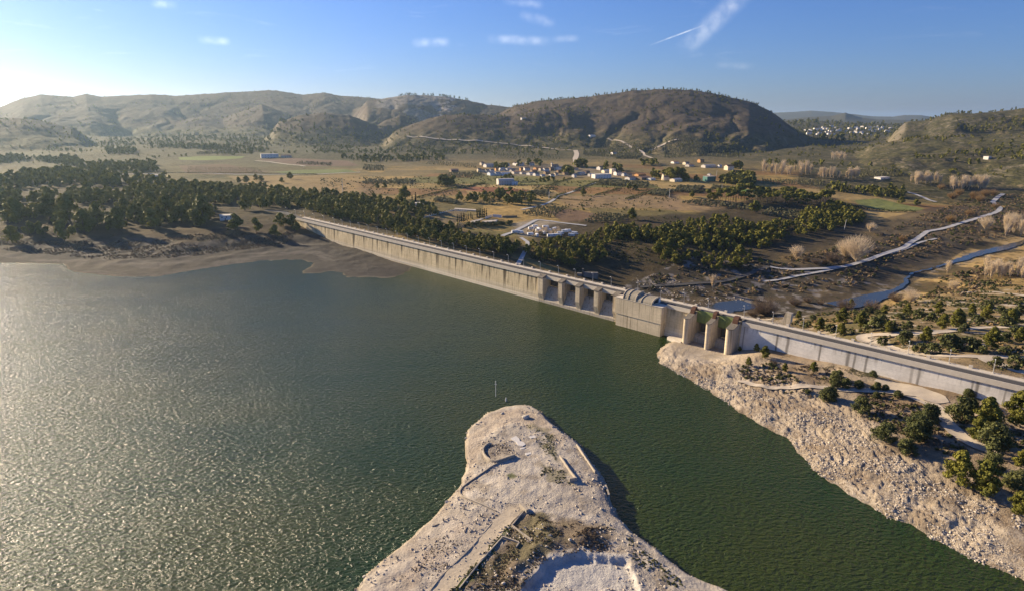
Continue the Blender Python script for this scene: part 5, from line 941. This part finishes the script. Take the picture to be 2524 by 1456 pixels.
V1 = [(285,340,60,50,'cream','t','far row of the village, at its left end'),(410,370,190,50,'white','g','long, in the far row left of the tall pines'),(690,355,40,40,'white','g','small, far row right of the pine clump'),(820,340,80,40,'white','t','far row, left of the middle trees'),(880,350,120,45,'white','g','long and low, far row beside the middle trees'),(1015,310,60,32,'white','g','far row, behind the dark middle pines, left'),(1065,345,70,48,'white','t','far row, behind the dark middle pines, right'),
 (240,445,60,52,'cream','t','leftmost of the cream terrace at the village edge'),(305,447,62,46,'cream','o','second from the left of the cream terrace'),(365,452,58,44,'cream','t','third from the left of the cream terrace'),(432,452,62,50,'white','t','right end of the cream terrace'),(515,425,44,42,'orange','o','small, between terrace and white barn'),(600,425,80,44,'white','g','behind the bluish row at the left'),
 (435,500,110,50,'blue','g','left one of the bluish row on the village front'),(525,500,85,48,'white','g','gabled, in the bluish row on the village front'),(650,500,155,46,'blue','w','long low one right of the bluish gable'),(760,440,65,32,'grey','t','low, just left of the village middle'),(905,425,44,46,'orange','o','narrow, in the middle of the village'),(985,420,90,45,'white','t','beside the narrow orange house in the middle'),(1155,415,95,42,'orange','o','with a bright orange roof in the middle'),(1215,425,62,44,'cream','t','right of the orange roof in the middle'),(1290,430,82,44,'white','t','between orange roof and church'),(1380,420,60,50,'brown','t','left of the church'),
 (1515,420,100,52,'white','g','long, right of the church'),(1050,495,95,42,'white','g','front of the village middle, above the garden trees, left'),(1140,505,80,42,'white','t','front of the village middle, above the garden trees, centre'),(1240,525,62,36,'grey','w','low, front row above the garden trees'),(1305,480,82,42,'brown','t','tiled, in the middle of the village front'),(1385,520,72,40,'white','t','front row left of the big round tree'),(1500,460,62,42,'brown','o','left of the big round tree'),(1640,372,75,36,'orange','o','low, behind the big round tree'),(1760,415,72,36,'cream','t','right of the big round tree'),(1740,533,52,52,'white','g','small cube-like, alone at the field road'),
 (2160,415,95,56,'white','t','tallest at the right end of the far row'),(2240,460,100,44,'cream','w','left of the square tower house'),(2000,515,70,42,'grey','w','left of the long white shed'),(1855,490,100,40,'grey','g','grey, between round tree and white shed'),(1935,470,80,40,'brown','t','behind the white shed, left'),(2430,500,100,60,'white','t','right of the long white shed'),(700,425,90,40,'grey','g','dark, behind the middle left'),(820,470,120,34,'grey','t','long low, centre left of the village'),(1100,450,90,36,'brown','t','dark tiled, centre of the village'),(930,480,80,36,'grey','t','dark, centre front of the village'),(1600,490,70,36,'brown','t','under the big round tree'),(1450,500,60,40,'cream','t','front row between tiled and round tree')]
CN = {'white': 'white', 'cream': 'cream', 'grey': 'grey', 'orange': 'orange', 'brown': 'brown', 'teal': 'teal', 'blue': 'bluish white'}
for X, Yy, wz, hz_, wl, rf, lb in V1: house(*v1(X, Yy), wz * .15625, hz_ * .15625, wl, rf, CN[wl] + ' house, ' + lb, group='houses of the village')
for X, Yy, wz, hz_, wl, rf, lb in [(40,370,85,50,'white','t','two-storey, left of the tiled terrace'),(130,385,60,48,'white','g','gabled, right of the two-storey one'),(205,388,80,36,'cream','t','low, at the start of the tiled terrace'),(235,445,150,48,'white','t','long, front of the tiled terrace'),(390,385,150,36,'orange','o','long with orange tiles, back of the terrace'),(430,440,180,48,'brown','t','long dark, right end of the tiled terrace'),(560,450,100,34,'white','w','low, right of the tiled terrace'),(955,472,165,46,'cream','w','long cream-gabled barn before the pine clump'),(935,185,90,32,'white','t','back row behind the fields, leftmost'),(1110,205,75,42,'cream','t','back row behind the fields, second'),(1345,170,75,48,'orange','o','highest one in the back row'),(1470,250,200,42,'grey','g','long grey, in the back row'),(1640,250,50,40,'white','w','small, in the back row'),(1790,290,115,72,'cream','o','biggest, at the right end of the back row'),(1480,468,160,74,'teal','g','boxy green-and-white store by the road'),(1170,235,110,36,'grey','t','low, middle of the back row'),(1475,375,30,26,'white','w','tiny, alone in the brown fields')]:
    house(*v2(X, Yy), wz * .15625, hz_ * .15625, wl, rf, CN[wl] + ' house, ' + lb, group='houses right of the village', kind='flat' if wl == 'teal' else 'gable')
house(*v1(2172, 545), 285 * .15625, 62 * .15625, 'white', 'w', 'long white warehouse with a flat pale roof at the right of the village', .4, 'flat')
house(*v1(650, 650), 250 * .15625, 72 * .15625, 'grey', 'w', 'grey barrel-roofed shed with a row of windows, below the village', .3, 'arch'); house(*v1(800, 650), 80 * .15625, 50 * .15625, 'blue', 'w', 'small bluish annex at the right of the barrel-roofed shed', .3, 'flat')
house(*v1(2345, 480), 72 * .15625, 80 * .15625, 'cream', 'w', 'square cream tower house, tallest building right of the village', .45, 'flat')
house(*z1(1780, 650), 100 * .3724, 24 * .3724, 'white', 'w', 'white farm shed alone on the far plain at the left', .45, 'flat'); house(*z1(1890, 648), 60 * .3724, 16 * .3724, 'cream', 't', 'low cream building right of the far white farm shed', .45)
house(*z2(885, 610), 50 * .3724, 18 * .3724, 'brown', 't', 'small brown farmhouse alone left of the village', .45); house(*z2(1345, 262), 30 * .3724, 10 * .3724, 'white', 'w', 'tiny white house high on the hillside', .45, 'flat', 1800); house(*z2(1800, 380), 40 * .3724, 14 * .3724, 'white', 'w', 'white hermitage at the foot of the gully', .45, 'gable', 1500)
house(*v1(2365, 175), 75 * .15625, 42 * .15625, 'white', 't', 'white chapel house among the olive rows', .45); house(*v3(230, 185), 105 * .195, 40 * .195, 'white', 'w', 'white pavilion beside the two cypresses', .4, 'flat', 400); house(*v7(2185, 605), 40 * .258, 20 * .258, 'white', 'w', 'small white house in the pines of the right hillside', .45, 'flat')
house(*v8(1865, 235), 90 * .297, 34 * .297, 'white', 'w', 'low white hut among the trees of the left shore', .45, 'flat', 400); house(*z1(1030, 790), 60 * .3724, 22 * .3724, 'white', 'w', 'white roadside building behind the left wood', .45, 'flat', 700); house(*v7(1180, 795), 110 * .258, 14 * .258, 'white', 'w', 'row-like white building beyond the meadow below the right hill', .45, 'flat')
# church
x, y, z = ground(*v1(1425, 415), 700); ch = empty('church', (x, y + 5, z), .5); tag(ch, 'tall cream church gable rising above the middle of the village', 'church'); MB().prism([(-5, -1), (5, -1), (5, 7), (0, 11.5), (-5, 7)], -5, 9).build('wall', WM['cream'], ch); MB().prism([(-5.4, 6.8), (0, 11.55), (5.4, 6.8), (5.4, 7.1), (0, 12), (-5.4, 7.1)], -5.2, 9.3).build('roof', RM['t'], ch); MB().box(-7.5, -5.05, -1.5, 1.5, -1, 13).prism([(-1.7, 13.02), (1.7, 13.02), (0, 15.5)], -7.7, -4.9).build('bell_tower', WM['cream'], ch); MB().box(-7.56, -7.5, -.5, .5, 9.5, 11.5).box(-6.8, -5.8, -1.56, -1.5, 9.5, 11.5).build('window', m_win, ch)
x, y, z = ground(*v2(775, 450), 700); ch = empty('church', (x, y + 4, z), .45); tag(ch, 'small cream church with a bell gable, in front of the dark pine clump', 'church'); MB().prism([(-4.5, -1), (4.5, -1), (4.5, 5.5), (0, 8), (-4.5, 5.5)], -4, 10).build('wall', WM['cream'], ch); MB().prism([(-4.8, 5.4), (0, 8.05), (4.8, 5.4), (4.8, 5.7), (0, 8.4), (-4.8, 5.7)], -3.8, 10.2).build('roof', RM['t'], ch); MB().box(-4.9, -4.05, -2.6, 2.6, -1, 9).prism([(-1.2, 9.01), (1.2, 9.01), (1.2, 10.5), (0, 11.5), (-1.2, 10.5)], -4.8, -4.2).build('bell_gable', WM['cream'], ch); MB().box(-4.98, -4.9, -.7, .7, 0, 2.6).build('door', WM['brown'], ch)
# small white houses of the far town, seen through the gorge gap
far = None
for i in range(70):
    X = random.choice((random.uniform(430, 760), random.uniform(430, 1240), random.uniform(900, 1260))); x, y, z = ground(*v7(X, random.uniform(290, 375) + max(0, (600 - X) * .02)), 3200)
    if far is None:
        m = MB(); m.box(-7, 7, -5, 5, -2, 5.5); far = m.mesh('house', WM['white']); far.materials.append(RM['o']); m2 = [p for p in far.polygons if p.normal.z > .9]
        for p in m2: p.material_index = 1
    o = link(bpy.data.objects.new('house', far)); o.location = (x, y, z); s_ = random.uniform(.7, 1.7); o.scale = (s_ * random.uniform(.8, 1.8), s_, s_ * random.uniform(.7, 1.1)); o.rotation_euler = (0, 0, random.uniform(-.6, .6))
    tag(o, 'small white house of the hazy far town seen through the gap between the hills', 'house', 'houses of the far town')
# ------------------------------------------------------------------ camper vans
m_cw = simple('camper_white', (.78, .78, .76), .4, .04, 1., spec=.5); m_tyre = simple('tyre_rubber', (.02, .02, .02), .9, .1, 3.); m_gl = simple('vehicle_glass', (.03, .035, .045), .1, .1, 1., spec=.5); m_st = simple('camper_stripe', (.30, .31, .33), .5, .1, 1.)
def make_camper():
    o = empty('camper_van'); MB().prism([(-1.15, .55), (1.15, .55), (1.15, 2.75), (1.0, 2.95), (-1.0, 2.95), (-1.15, 2.75)], -3.4, 1.5).build('body', m_cw, o)
    MB().add([(1.52, -1.02, .55), (3.1, -.98, .55), (3.1, -.95, 1.25), (2.5, -.92, 1.5), (1.9, -.9, 2.05), (1.52, -.9, 2.05)] + [(1.52, 1.02, .55), (3.1, .98, .55), (3.1, .95, 1.25), (2.5, .92, 1.5), (1.9, .9, 2.05), (1.52, .9, 2.05)], [(0, 1, 2, 3, 4, 5), (11, 10, 9, 8, 7, 6)] + [(i, (i + 1) % 6, 6 + (i + 1) % 6, 6 + i) for i in range(6)]).build('cab', m_cw, o)
    MB().prism([(-1.1, 2.1), (1.1, 2.1), (1.0, 2.9), (-1.0, 2.9)], 1.52, 2.3).build('overcab', m_cw, o); MB().add([(1.97, -.8, 2.0), (2.5, -.82, 1.54), (2.5, .82, 1.54), (1.97, .8, 2.0)], [(0, 1, 2, 3)]).build('windscreen', m_gl, o)
    for s_ in (-1, 1):
        MB().box(-2.6, -1.3, *sorted((s_ * 1.155, s_ * 1.18)), 1.6, 2.2).build('window', m_gl, o); MB().box(-3.3, 1.4, *sorted((s_ * 1.155, s_ * 1.17)), 1.05, 1.25).build('stripe', m_st, o)
        for xx in (-2.1, 2.3): MB().tube([(xx, s_ * .85, .36), (xx, s_ * 1.1, .36)], .36, 10).build('wheel', m_tyre, o)
    return o
cv0 = None; ROWN = {0: 'at the left edge of the car park', 1: 'in the front left row', 2: 'in the middle of the car park', 3: 'in the front right row', 4: 'in the back row'}
CV = [(1455,522,'leftmost white camper van, alone at the car park entrance',.2),(1522,527,'white camper van second from the left of the car park',.3),(1650,552,'white camper van at the front left, under bare trees',.4),(1662,478,'white camper van under bare trees at the back left',.3),(1708,455,'white camper van farthest back on the left',.3),(1748,488,'white camper van with a square rear, back middle',1.9),(1842,460,'white camper van farthest back in the middle',.2),(1727,565,'white camper van facing away, nearest the front fence of pines',1.7),(1812,532,'pale camper van in the centre of the car park',1.8),(1880,505,'low white camper van right of the centre',.2),(1955,485,'white camper van at the back right, alone',.9),(2028,538,'long white camper van in the right group, middle',.1),(2082,515,'white camper van in the right group, back left',.1),(2125,508,'white camper van in the right group, back right',.1),(1902,570,'white camper van in the front right row, left end',.2),(1962,566,'white camper van in the front right row, second',.3),(2003,562,'white camper van in the front right row, third',.2),(2168,562,'white camper van in the front right row, right end',-.3),(2208,540,'cream camper van at the right edge under the pines',-.4),(1755,505,'low white camper van in the second row, behind the facing-away one',.2)]
for X, Yy, lb, rz in CV:
    x, y, z = ground(*v3(X, Yy))
    if cv0 is None: cv0 = o = make_camper(); kids = list(o.children)
    else:
        o = cv0.copy(); COL.objects.link(o)
        for c_ in kids: q = c_.copy(); COL.objects.link(q); q.parent = o
    o.location = (x, y, z + .05); o.rotation_euler = (0, 0, rz); o.scale = (1.08,) * 3; tag(o, lb, 'camper van', 'camper vans in the car park')
for i in range(26):
    X = random.uniform(1600, 2000); x, y, z = ground(*v3(X, 470 + random.uniform(0, 80) * (1 if X > 1700 else .7))); put('bare_tree', random.choice(P_willow), x, y, z, random.uniform(3, 4.5), 'small pale pollarded tree between the parked camper vans', 'bare tree', 'pollarded trees in the car park', 1.3)
# sports field fence, pool terrace, stair block and walls below the dam
m_wp = simple('white_paint', (.70, .69, .66), .8, .1, 1.)
def fence(A_, B_, n_, label, h=1.7):
    a = np.array(ground(*A_)); b_ = np.array(ground(*B_)); o = empty('fence', tuple(a)); tag(o, label, 'fence'); d = b_ - a; ln = math.hypot(d[0], d[1]); o.rotation_euler = (0, 0, math.atan2(d[1], d[0])); dz = d[2]
    for i in range(n_ + 1): t = i / n_; MB().box(ln * t - .35, ln * t + .35, -.3, .3, dz * t - .4, dz * t + h).build('post', m_wp, o)
    MB().add([(0, -.15, -.5), (ln, -.15, dz - .5), (ln, .15, dz - .5), (0, .15, -.5), (0, -.15, .55), (ln, -.15, dz + .55), (ln, .15, dz + .55), (0, .15, .55)], [(0, 3, 2, 1), (4, 5, 6, 7), (0, 1, 5, 4), (1, 2, 6, 5), (2, 3, 7, 6), (3, 0, 4, 7)]).build('base_wall', m_wp, o)
fence(v3(285, 328), v3(688, 232), 15, 'long white pillared fence on the far side of the sports field'); fence(v3(695, 236), v3(835, 250), 5, 'short white pillared fence at the end of the sports field'); fence(v3(1080, 340), v3(1155, 315), 6, 'row of white pillars beside the pool terrace', 2.6)
def flatpoly(name, pts, mat, lift, label=None, cat=None, h=.0, kind=None):
    P = [ground(*p) for p in pts]; zt = max(p[2] for p in P) + lift; m = MB(); m.vprism([(p[0], p[1]) for p in P], [p[2] - .6 for p in P], zt + h); o = m.build(name, mat); return tag(o, label, cat, kind=kind)
m_terr = simple('terrace_paving', (.46, .42, .36), .9, .12, .6)
flatpoly('terrace', [v3(*p) for p in ((885,375),(1040,335),(1060,345),(915,395))], m_terr, .3, 'pale paved strip along the hedge beside the pool', 'terrace'); flatpoly('terrace', [v3(*p) for p in ((1030,370),(1235,360),(1215,385),(1060,385))], m_terr, .3, 'pale paved terrace in front of the white pool wall', 'terrace'); flatpoly('terrace', [v3(*p) for p in ((690,205),(960,235),(955,250),(690,218))], m_terr, .3, 'long pale paving behind the end of the sports field', 'terrace')
def wall(name, pts3, h, th, mat, label, cat, base=.6, top=None):
    """a low wall following ground points"""
    P = np.array(pts3, float); P = resample(P, 1.2) if len(P) > 2 else P; T = np.gradient(P[:, :2], axis=0); T /= np.linalg.norm(T, axis=1)[:, None] + 1e-9; Nn = np.stack([-T[:, 1], T[:, 0]], 1) * th / 2; zt = P[:, 2] + h if top is None else np.full(len(P), top); V, Fq = [], []
    for i in range(len(P)):
        for s_ in (1, -1): V += [(P[i, 0] + s_ * Nn[i, 0], P[i, 1] + s_ * Nn[i, 1], P[i, 2] - base), (P[i, 0] + s_ * Nn[i, 0], P[i, 1] + s_ * Nn[i, 1], zt[i] + random.uniform(-.04, .04))]
    for i in range(len(P) - 1):
        a = 4 * i; c = a + 4; Fq += [(a, c, c + 1, a + 1), (a + 3, c + 3, c + 2, a + 2), (a + 1, c + 1, c + 3, a + 3)]
    e = 4 * (len(P) - 1); Fq += [(0, 1, 3, 2), (e, e + 2, e + 3, e + 1)]
    o = MB().add(V, Fq).build(name, mat); return tag(o, label, cat)
wall('white_wall', [ground(*v3(*p)) for p in ((1170, 318), (1282, 328))], 3.2, .4, m_wp, 'bright white wall at the back of the pool terrace', 'wall'); wall('garden_wall', [ground(*v3(*p)) for p in ((1290, 325), (1480, 320))], 2.0, .5, WM['brown'], 'brown brick wall right of the white pool wall', 'wall')
m_oldc = simple('old_concrete', (.26, .24, .21), .95, .3, .8, bmp=.05)
x, y, z = ground(*z5(760, 190)); o = empty('retaining_wall', (x, y, z), -.15); tag(o, 'concrete retaining block with a dark stair slot, below the pines across the river road', 'retaining wall'); MB().box(-4, 8, -1, 1, -2, 4.2).build('wall', m_oldc, o); MB().box(-9.5, -5.5, -1.2, 1, -2, 3.2).build('wall', m_oldc, o); MB().box(-5.4, -4.1, -.6, 1.2, -2, 7).build('stair_slot', m_dark, o)
for cv, X, Yy, H_, lb in ((v2, 840, 730, 150, 'pale concrete power pole alone in the brown fields'), (v2, 1665, 635, 115, 'pale power pole at the edge of the olive rows'), (v2, 1585, 385, 85, 'thin power pole in front of the back row of houses'), (v3, 1880, 98, 100, 'thin power pole beside the field track'), (z1, 2270, 880, 90, 'lattice-thin power pole on the left of the plain')):
    px, py = cv(X, Yy); x, y, z = ground(px, py); sc = .15848 if cv is v2 else .1981 if cv is v3 else .37768; h = px2m(H_ * sc / 1.014, x, y, z); o = empty('power_pole', (x, y, z)); tag(o, lb, 'power pole', 'power poles'); MB().tube([(0, 0, -.3), (0, 0, h)], [.42, .22], 6).build('pole', m_pole, o); MB().box(-1.3, 1.3, -.08, .08, h * .9, h * .9 + .18).build('crossarm', m_pole, o)
x, y, z = ground(*z3(1193, 992)); o = empty('power_pole', (x, y, z)); tag(o, 'leaning grey concrete power pole beside the pines above the huge willow', 'power pole', 'power poles'); MB().tube([(0, 0, -.3), (.9, 0, 12)], [.4, .22], 6).build('pole', m_pole, o); MB().box(-.4, 2.2, -.08, .08, 11, 11.2).build('crossarm', m_pole, o)
# ------------------------------------------------------------------ the spit
m_stone = simple('masonry', (.38, .335, .27), .95, .25, 1.5, bmp=.08); m_slab = simple('white_slab', (.60, .58, .55), .9, .15, 1.2); m_rock = simple('limestone_rock', (.46, .42, .36), .95, .3, 1.2, bmp=.1); m_wood = simple('driftwood', (.24, .21, .18), .95, .25, 2.)
sp = lambda *L_: [ground(*z7(*p)) for p in L_]
wall('curved_wall', sp((920,378),(890,392),(876,415),(878,440),(890,460),(912,482),(945,500),(975,490),(1020,475),(1078,455)), 1.0, .4, m_stone, 'curved U-shaped stone wall near the tip of the spit', 'wall'); wall('kerb_wall', sp((1040,474),(990,490),(950,507),(850,576),(765,634),(735,660),(727,680),(732,697),(750,713),(850,752),(940,792),(962,802)), .45, .32, m_stone, 'long thin kerb wall bending round the flat yard on the spit', 'wall')
wall('ruined_wall', sp((1362,458),(1410,530),(1464,602)), 0.8, .3, m_stone, 'pale straight ruined wall on the right of the yard', 'wall'); wall('ruined_wall', sp((1467,606),(1420,613)), 1.2, .6, m_stone, 'short return wall at the foot of the straight ruined one', 'wall'); wall('ruined_wall', sp((1468,386),(1530,480),(1584,560)), 0.8, .3, m_stone, 'pale straight wall along the right edge of the spit', 'wall'); wall('ruined_wall', sp((1650,652),(1672,716)), 1.2, .5, m_stone, 'short broken wall at the waterside right of the yard', 'wall')
wall('ruined_wall', sp((1112,766),(1158,812)), 1.2, .8, m_stone, 'thick stub of wall where the sandy track meets the yard', 'wall'); wall('ruined_wall', sp((1136,800),(1100,845),(1060,893)), .5, .3, m_stone, 'thin wall running down from the thick stub', 'wall'); wall('ruined_wall', sp((1060,895),(1120,940),(1182,986)), .5, .3, m_stone, 'thin wall crossing the dry grass, ending at a boulder', 'wall'); wall('ruined_wall', sp((1103,1002),(1050,982),(1000,966)), .55, .3, m_stone, 'short cross wall at the head of the green strip', 'wall'); wall('ruined_wall', sp((998,970),(930,1045),(870,1112),(800,1200),(728,1292)), .5, .3, m_stone, 'long thin wall beside the green strip', 'wall'); wall('ruined_wall', sp((1105,1004),(1086,1032)), .5, .3, m_stone, 'tiny return wall at the end of the cross wall', 'wall')
wall('kerb_wall', sp((938,870),(870,950),(800,1032),(720,1110),(650,1172),(590,1240),(540,1305)), .25, .3, m_stone, 'low kerb along the left side of the sandy track', 'wall')
def slab(pts, label, lift=.06, mat=m_slab): flatpoly('concrete_slab', [z7(*p) for p in pts], mat, lift, label, 'slab')
slab(((1050,345),(1085,330),(1105,345),(1110,360),(1135,365),(1145,380),(1125,392),(1100,385),(1085,365)), 'broken white slab, largest on the spit'); slab(((1165,330),(1200,322),(1215,335),(1180,342)), 'pale slab fragment right of the largest broken one', .05); slab(((1142,437),(1178,427),(1182,437),(1150,449)), 'small white oblong slab in front of the broken slabs'); slab(((1110,403),(1140,398),(1142,404),(1114,410)), 'thin white strip of slab above the small oblong one'); slab(((1022,460),(1070,445),(1080,455),(1030,475)), 'pale flat slab closing the end of the curved wall', .5, m_stone)
def rockmesh(seed, rough=.35):
    bm = bmesh.new(); bmesh.ops.create_icosphere(bm, subdivisions=2, radius=1); rs = np.random.default_rng(seed); k = rs.normal(size=(5, 3))
    for v in bm.verts:
        d = sum(math.sin(3 * (v.co.x * q[0] + v.co.y * q[1] + v.co.z * q[2])) for q in k) / 5; v.co *= 1 + rough * d; v.co.z *= .7
    me = bpy.data.meshes.new('boulder'); bm.to_mesh(me); bm.free(); me.materials.append(m_rock); return me
RK = [rockmesh(s) for s in (1, 2, 3, 4)]
for X, Yy, wd, lb in ((1425,982,26,'pale boulder in the dry grass at the end of the crossing wall'),(1007,1256,24,'white boulder low in the dark grass'),(1182,984,16,'small pale boulder at the end of the thin wall'),(1640,655,30,'boulder on the right waterline of the spit'),(772,312,20,'white boulder on the left shore near the tip, upper'),(770,340,18,'white boulder on the left shore near the tip, lower'),(650,742,26,'boulder on the left shore below the yard'),(560,893,14,'small boulder on the grey flat'),(1000,185,26,'rock near the tip of the spit'),(1145,212,50,'rocky outcrop near the tip of the spit'),(130,1215,26,'boulder at the bottom left waterline'),(1760,862,22,'boulder on the right waterline below the wall')):
    x, y, z = ground(*z7(X, Yy)); s_ = px2m(wd * .39, x, y, z) / 2; o = link(bpy.data.objects.new('boulder', random.choice(RK))); o.location = (x, y, z + s_ * .25); o.scale = (s_, s_ * .8, s_ * .8); o.rotation_euler = (0, 0, random.random() * 6); tag(o, lb, 'boulder', 'boulders on the spit')
for X, Yy, h, lb in ((757,785,1.3,'dead stump with a long shadow, nearest the kerb wall corner'),(860,832,.8,'small dead stump right of the tallest one'),(626,858,.7,'small dead stump on the left of the grey flat'),(832,876,.7,'low stump beside the sandy track'),(470,1140,1.5,'dead branching stump in the middle of the grey flat'),(650,1142,.9,'forked stump beside the kerb'),(335,1102,.9,'stump near the left shore')):
    x, y, z = ground(*z7(X, Yy)); o = empty('tree_stump', (x, y, z)); tag(o, lb, 'stump', 'dead stumps on the spit'); MB().tube([(0, 0, -.2), (.05, 0, h * .6), (-.05, .1, h)], [.28, .2, .12], 6).build('trunk', m_wood, o)
    for q in range(3): a = q * 2.1 + X; MB().tube([(0, 0, h * .5), (math.cos(a) * h * .6, math.sin(a) * h * .6, h * (.75 + .2 * q))], [.09, .03], 4).build('branch', m_wood, o)
for pts, lb in ((((762,935),(768,915),(778,900)), 'curved dead branch lying on the grey flat'), (((1340,1000),(1385,1025)), 'straight pale branch lying on the dry grass'), (((565,895),(600,880)), 'thin branch lying near the left shore')):
    P = sp(*pts); tag(MB().tube([(p[0], p[1], p[2] + .12) for p in P], .13, 5).build('dead_branch', m_wood), lb, 'branch')
# gauge mast and marker in the water
b_ = at(1222, 977, 0); o = empty('gauge_mast', (b_[0], b_[1], 0)); tag(o, 'thin white mast standing in the water beyond the tip of the spit', 'mast'); MB().tube([(0, 0, -2), (0, 0, 6.7)], [.12, .08], 8).build('pole', m_wp, o); MB().box(-.45, .45, -.06, .06, 5.6, 5.75).build('crosspiece', m_wp, o); MB().tube([(0, 0, 6.7), (0, 0, 7.1)], .16, 8).build('beacon', m_wp, o)
b_ = at(1247, 988, 0); o = empty('marker_buoy', (b_[0], b_[1], 0)); tag(o, 'short white marker buoy in the water between mast and spit', 'buoy'); MB().tube([(0, 0, -.4), (0, 0, .9), (0, 0, 1.5)], [.28, .26, .1], 8).build('float', m_wp, o); MB().box(-.2, .2, -.2, .2, 1.5, 1.62).build('cap', m_pole, o)
# loose stones along the bare shores
def rubble(name, poly, n, s0, s1, power=3.):
    rs = rng; P = np.array(poly); mn, mx = P.min(0), P.max(0); X = rs.uniform(mn[0], mx[0], n * 4); Yy = rs.uniform(mn[1], mx[1], n * 4); d = psd(P, X, Yy); k = (d > 0) & (fbm(X / 7, Yy / 7, 3, 710) > .47); X, Yy = X[k][:n], Yy[k][:n]; Z = gz(X, Yy); k = (Z > -.15) | (Z < -8); X, Yy, Z = X[k], Yy[k], Z[k]
    if len(X) == 0: return
    base = np.array([(1,0,0),(-1,0,0),(0,1,0),(0,-1,0),(0,0,1),(0,0,-1)], float); tri = np.array([(0,2,4),(2,1,4),(1,3,4),(3,0,4),(2,0,5),(1,2,5),(3,1,5),(0,3,5)]); m_ = len(X); s = s0 + (s1 - s0) * rs.random(m_) ** power
    V = base[None] * (s[:, None] * (.6 + .7 * rs.random((m_, 6))))[:, :, None]; V += rs.normal(size=V.shape) * s[:, None, None] * .2; V[:, :, 2] *= .7; V += np.stack([X, Yy, Z + s * .15], 1)[:, None]
    me = mesh_np(name, V.reshape(-1, 3), [(np.arange(m_)[:, None, None] * 6 + tri[None]).reshape(-1, 3)], m_rubble); tag(link(bpy.data.objects.new(name, me)), kind='stuff')
m_rubble = simple('rubble_stone', (.48, .42, .34), .95, .4, .5)
rb_in = [z8(*p) for p in ((-620,-200),(-300,-60),(0,30),(300,120),(700,230),(900,400),(1200,560),(1500,760),(2100,1000),(2100,1480),(1700,1330),(1100,1010),(800,860),(450,580),(300,390),(150,310),(0,210),(-400,20),(-560,-100))]
rubble('rubble', [ground(*p)[:2] for p in rb_in], 26000, .07, .5, 6.); rubble('spit_rubble', [p for p in spit if p[1] > 90], 7000, .06, .5, 5.)
rubble('valley_stones', [ground(*z5(*p))[:2] for p in ((1050,180),(1400,150),(1800,300),(2300,400),(2200,480),(1900,470),(1300,300))], 500, .2, .9, 3.)
# weeds on the spit
def weeds(name, pts, n, h0, h1, mat, mesh): 
    P = np.array([ground(*z7(*p))[:2] for p in pts]); mn, mx = P.min(0), P.max(0); X = rng.uniform(mn[0], mx[0], n * 4); Yy = rng.uniform(mn[1], mx[1], n * 4); k = (psd(P, X, Yy) > 0) & (fbm(X / 3, Yy / 3, 3, 720) > .45); X, Yy = X[k][:n], Yy[k][:n]; scatter(name, mesh, [(a, b, c - .05, h) for a, b, c, h in zip(X, Yy, gz(X, Yy), rng.uniform(h0, h1, len(X)))], mat, 1.4)
LW = lowproto('bush', 4, 12, .5, .02, .5, .12, m_oak, (141, 142), .8)
weeds('green_weeds', ((1040,880),(1062,910),(960,1060),(840,1200),(730,1320),(650,1320),(800,1150)), 700, .2, .6, m_oak, LW); weeds('weeds', ((1150,250),(1330,320),(1345,480),(1270,440)), 160, .2, .6, m_oak, LW); weeds('tip_weeds', ((880,380),(1010,370),(1090,430),(1050,470),(950,490),(880,440)), 120, .15, .4, m_brush, LBr); weeds('slope_weeds', ((1660,900),(1760,930),(1960,1100),(2150,1250),(2100,1290),(1850,1130)), 260, .2, .6, m_oak, LW); weeds('flat_weeds', ((300,1250),(500,1020),(700,930),(850,900),(760,1040),(560,1230)), 260, .1, .35, m_brush, LBr); weeds('yard_weeds', ((1230,510),(1380,540),(1440,640),(1250,620)), 110, .2, .55, m_oak, LW)
weeds('grass_tufts', ((1062,900),(1150,810),(1330,870),(1380,950),(1250,1060),(1110,1300),(760,1310),(1000,990)), 900, .12, .4, m_oak, LW); weeds('dry_weeds', ((1062,900),(1150,810),(1330,870),(1480,880),(1700,1000),(1640,1060),(1340,1080),(1190,1170),(1110,1300),(760,1310),(1000,990)), 900, .15, .45, m_brush, LBr); weeds('dry_shore_brush', ((1500,900),(1660,900),(1740,1000),(1600,1050),(1450,1000)), 200, .2, .6, m_brush, LBr)

# ------------------------------------------------------------------ haze
hm = bpy.data.materials.new('haze'); hm.use_nodes = True; nt = hm.node_tree; nt.nodes.clear()
pv = N(nt, 'ShaderNodeVolumePrincipled', i={'Density': 3.3e-5, 'Anisotropy': .5}); pv.inputs['Color'].default_value = (.52, .75, 1, 1)
o = N(nt, 'ShaderNodeOutputMaterial'); L(nt, pv.outputs[0], o.inputs['Volume'])
hz = MB().box(-52000, 52000, -1500, 52000, -60, 400).build('haze', hm); tag(hz, kind='stuff')
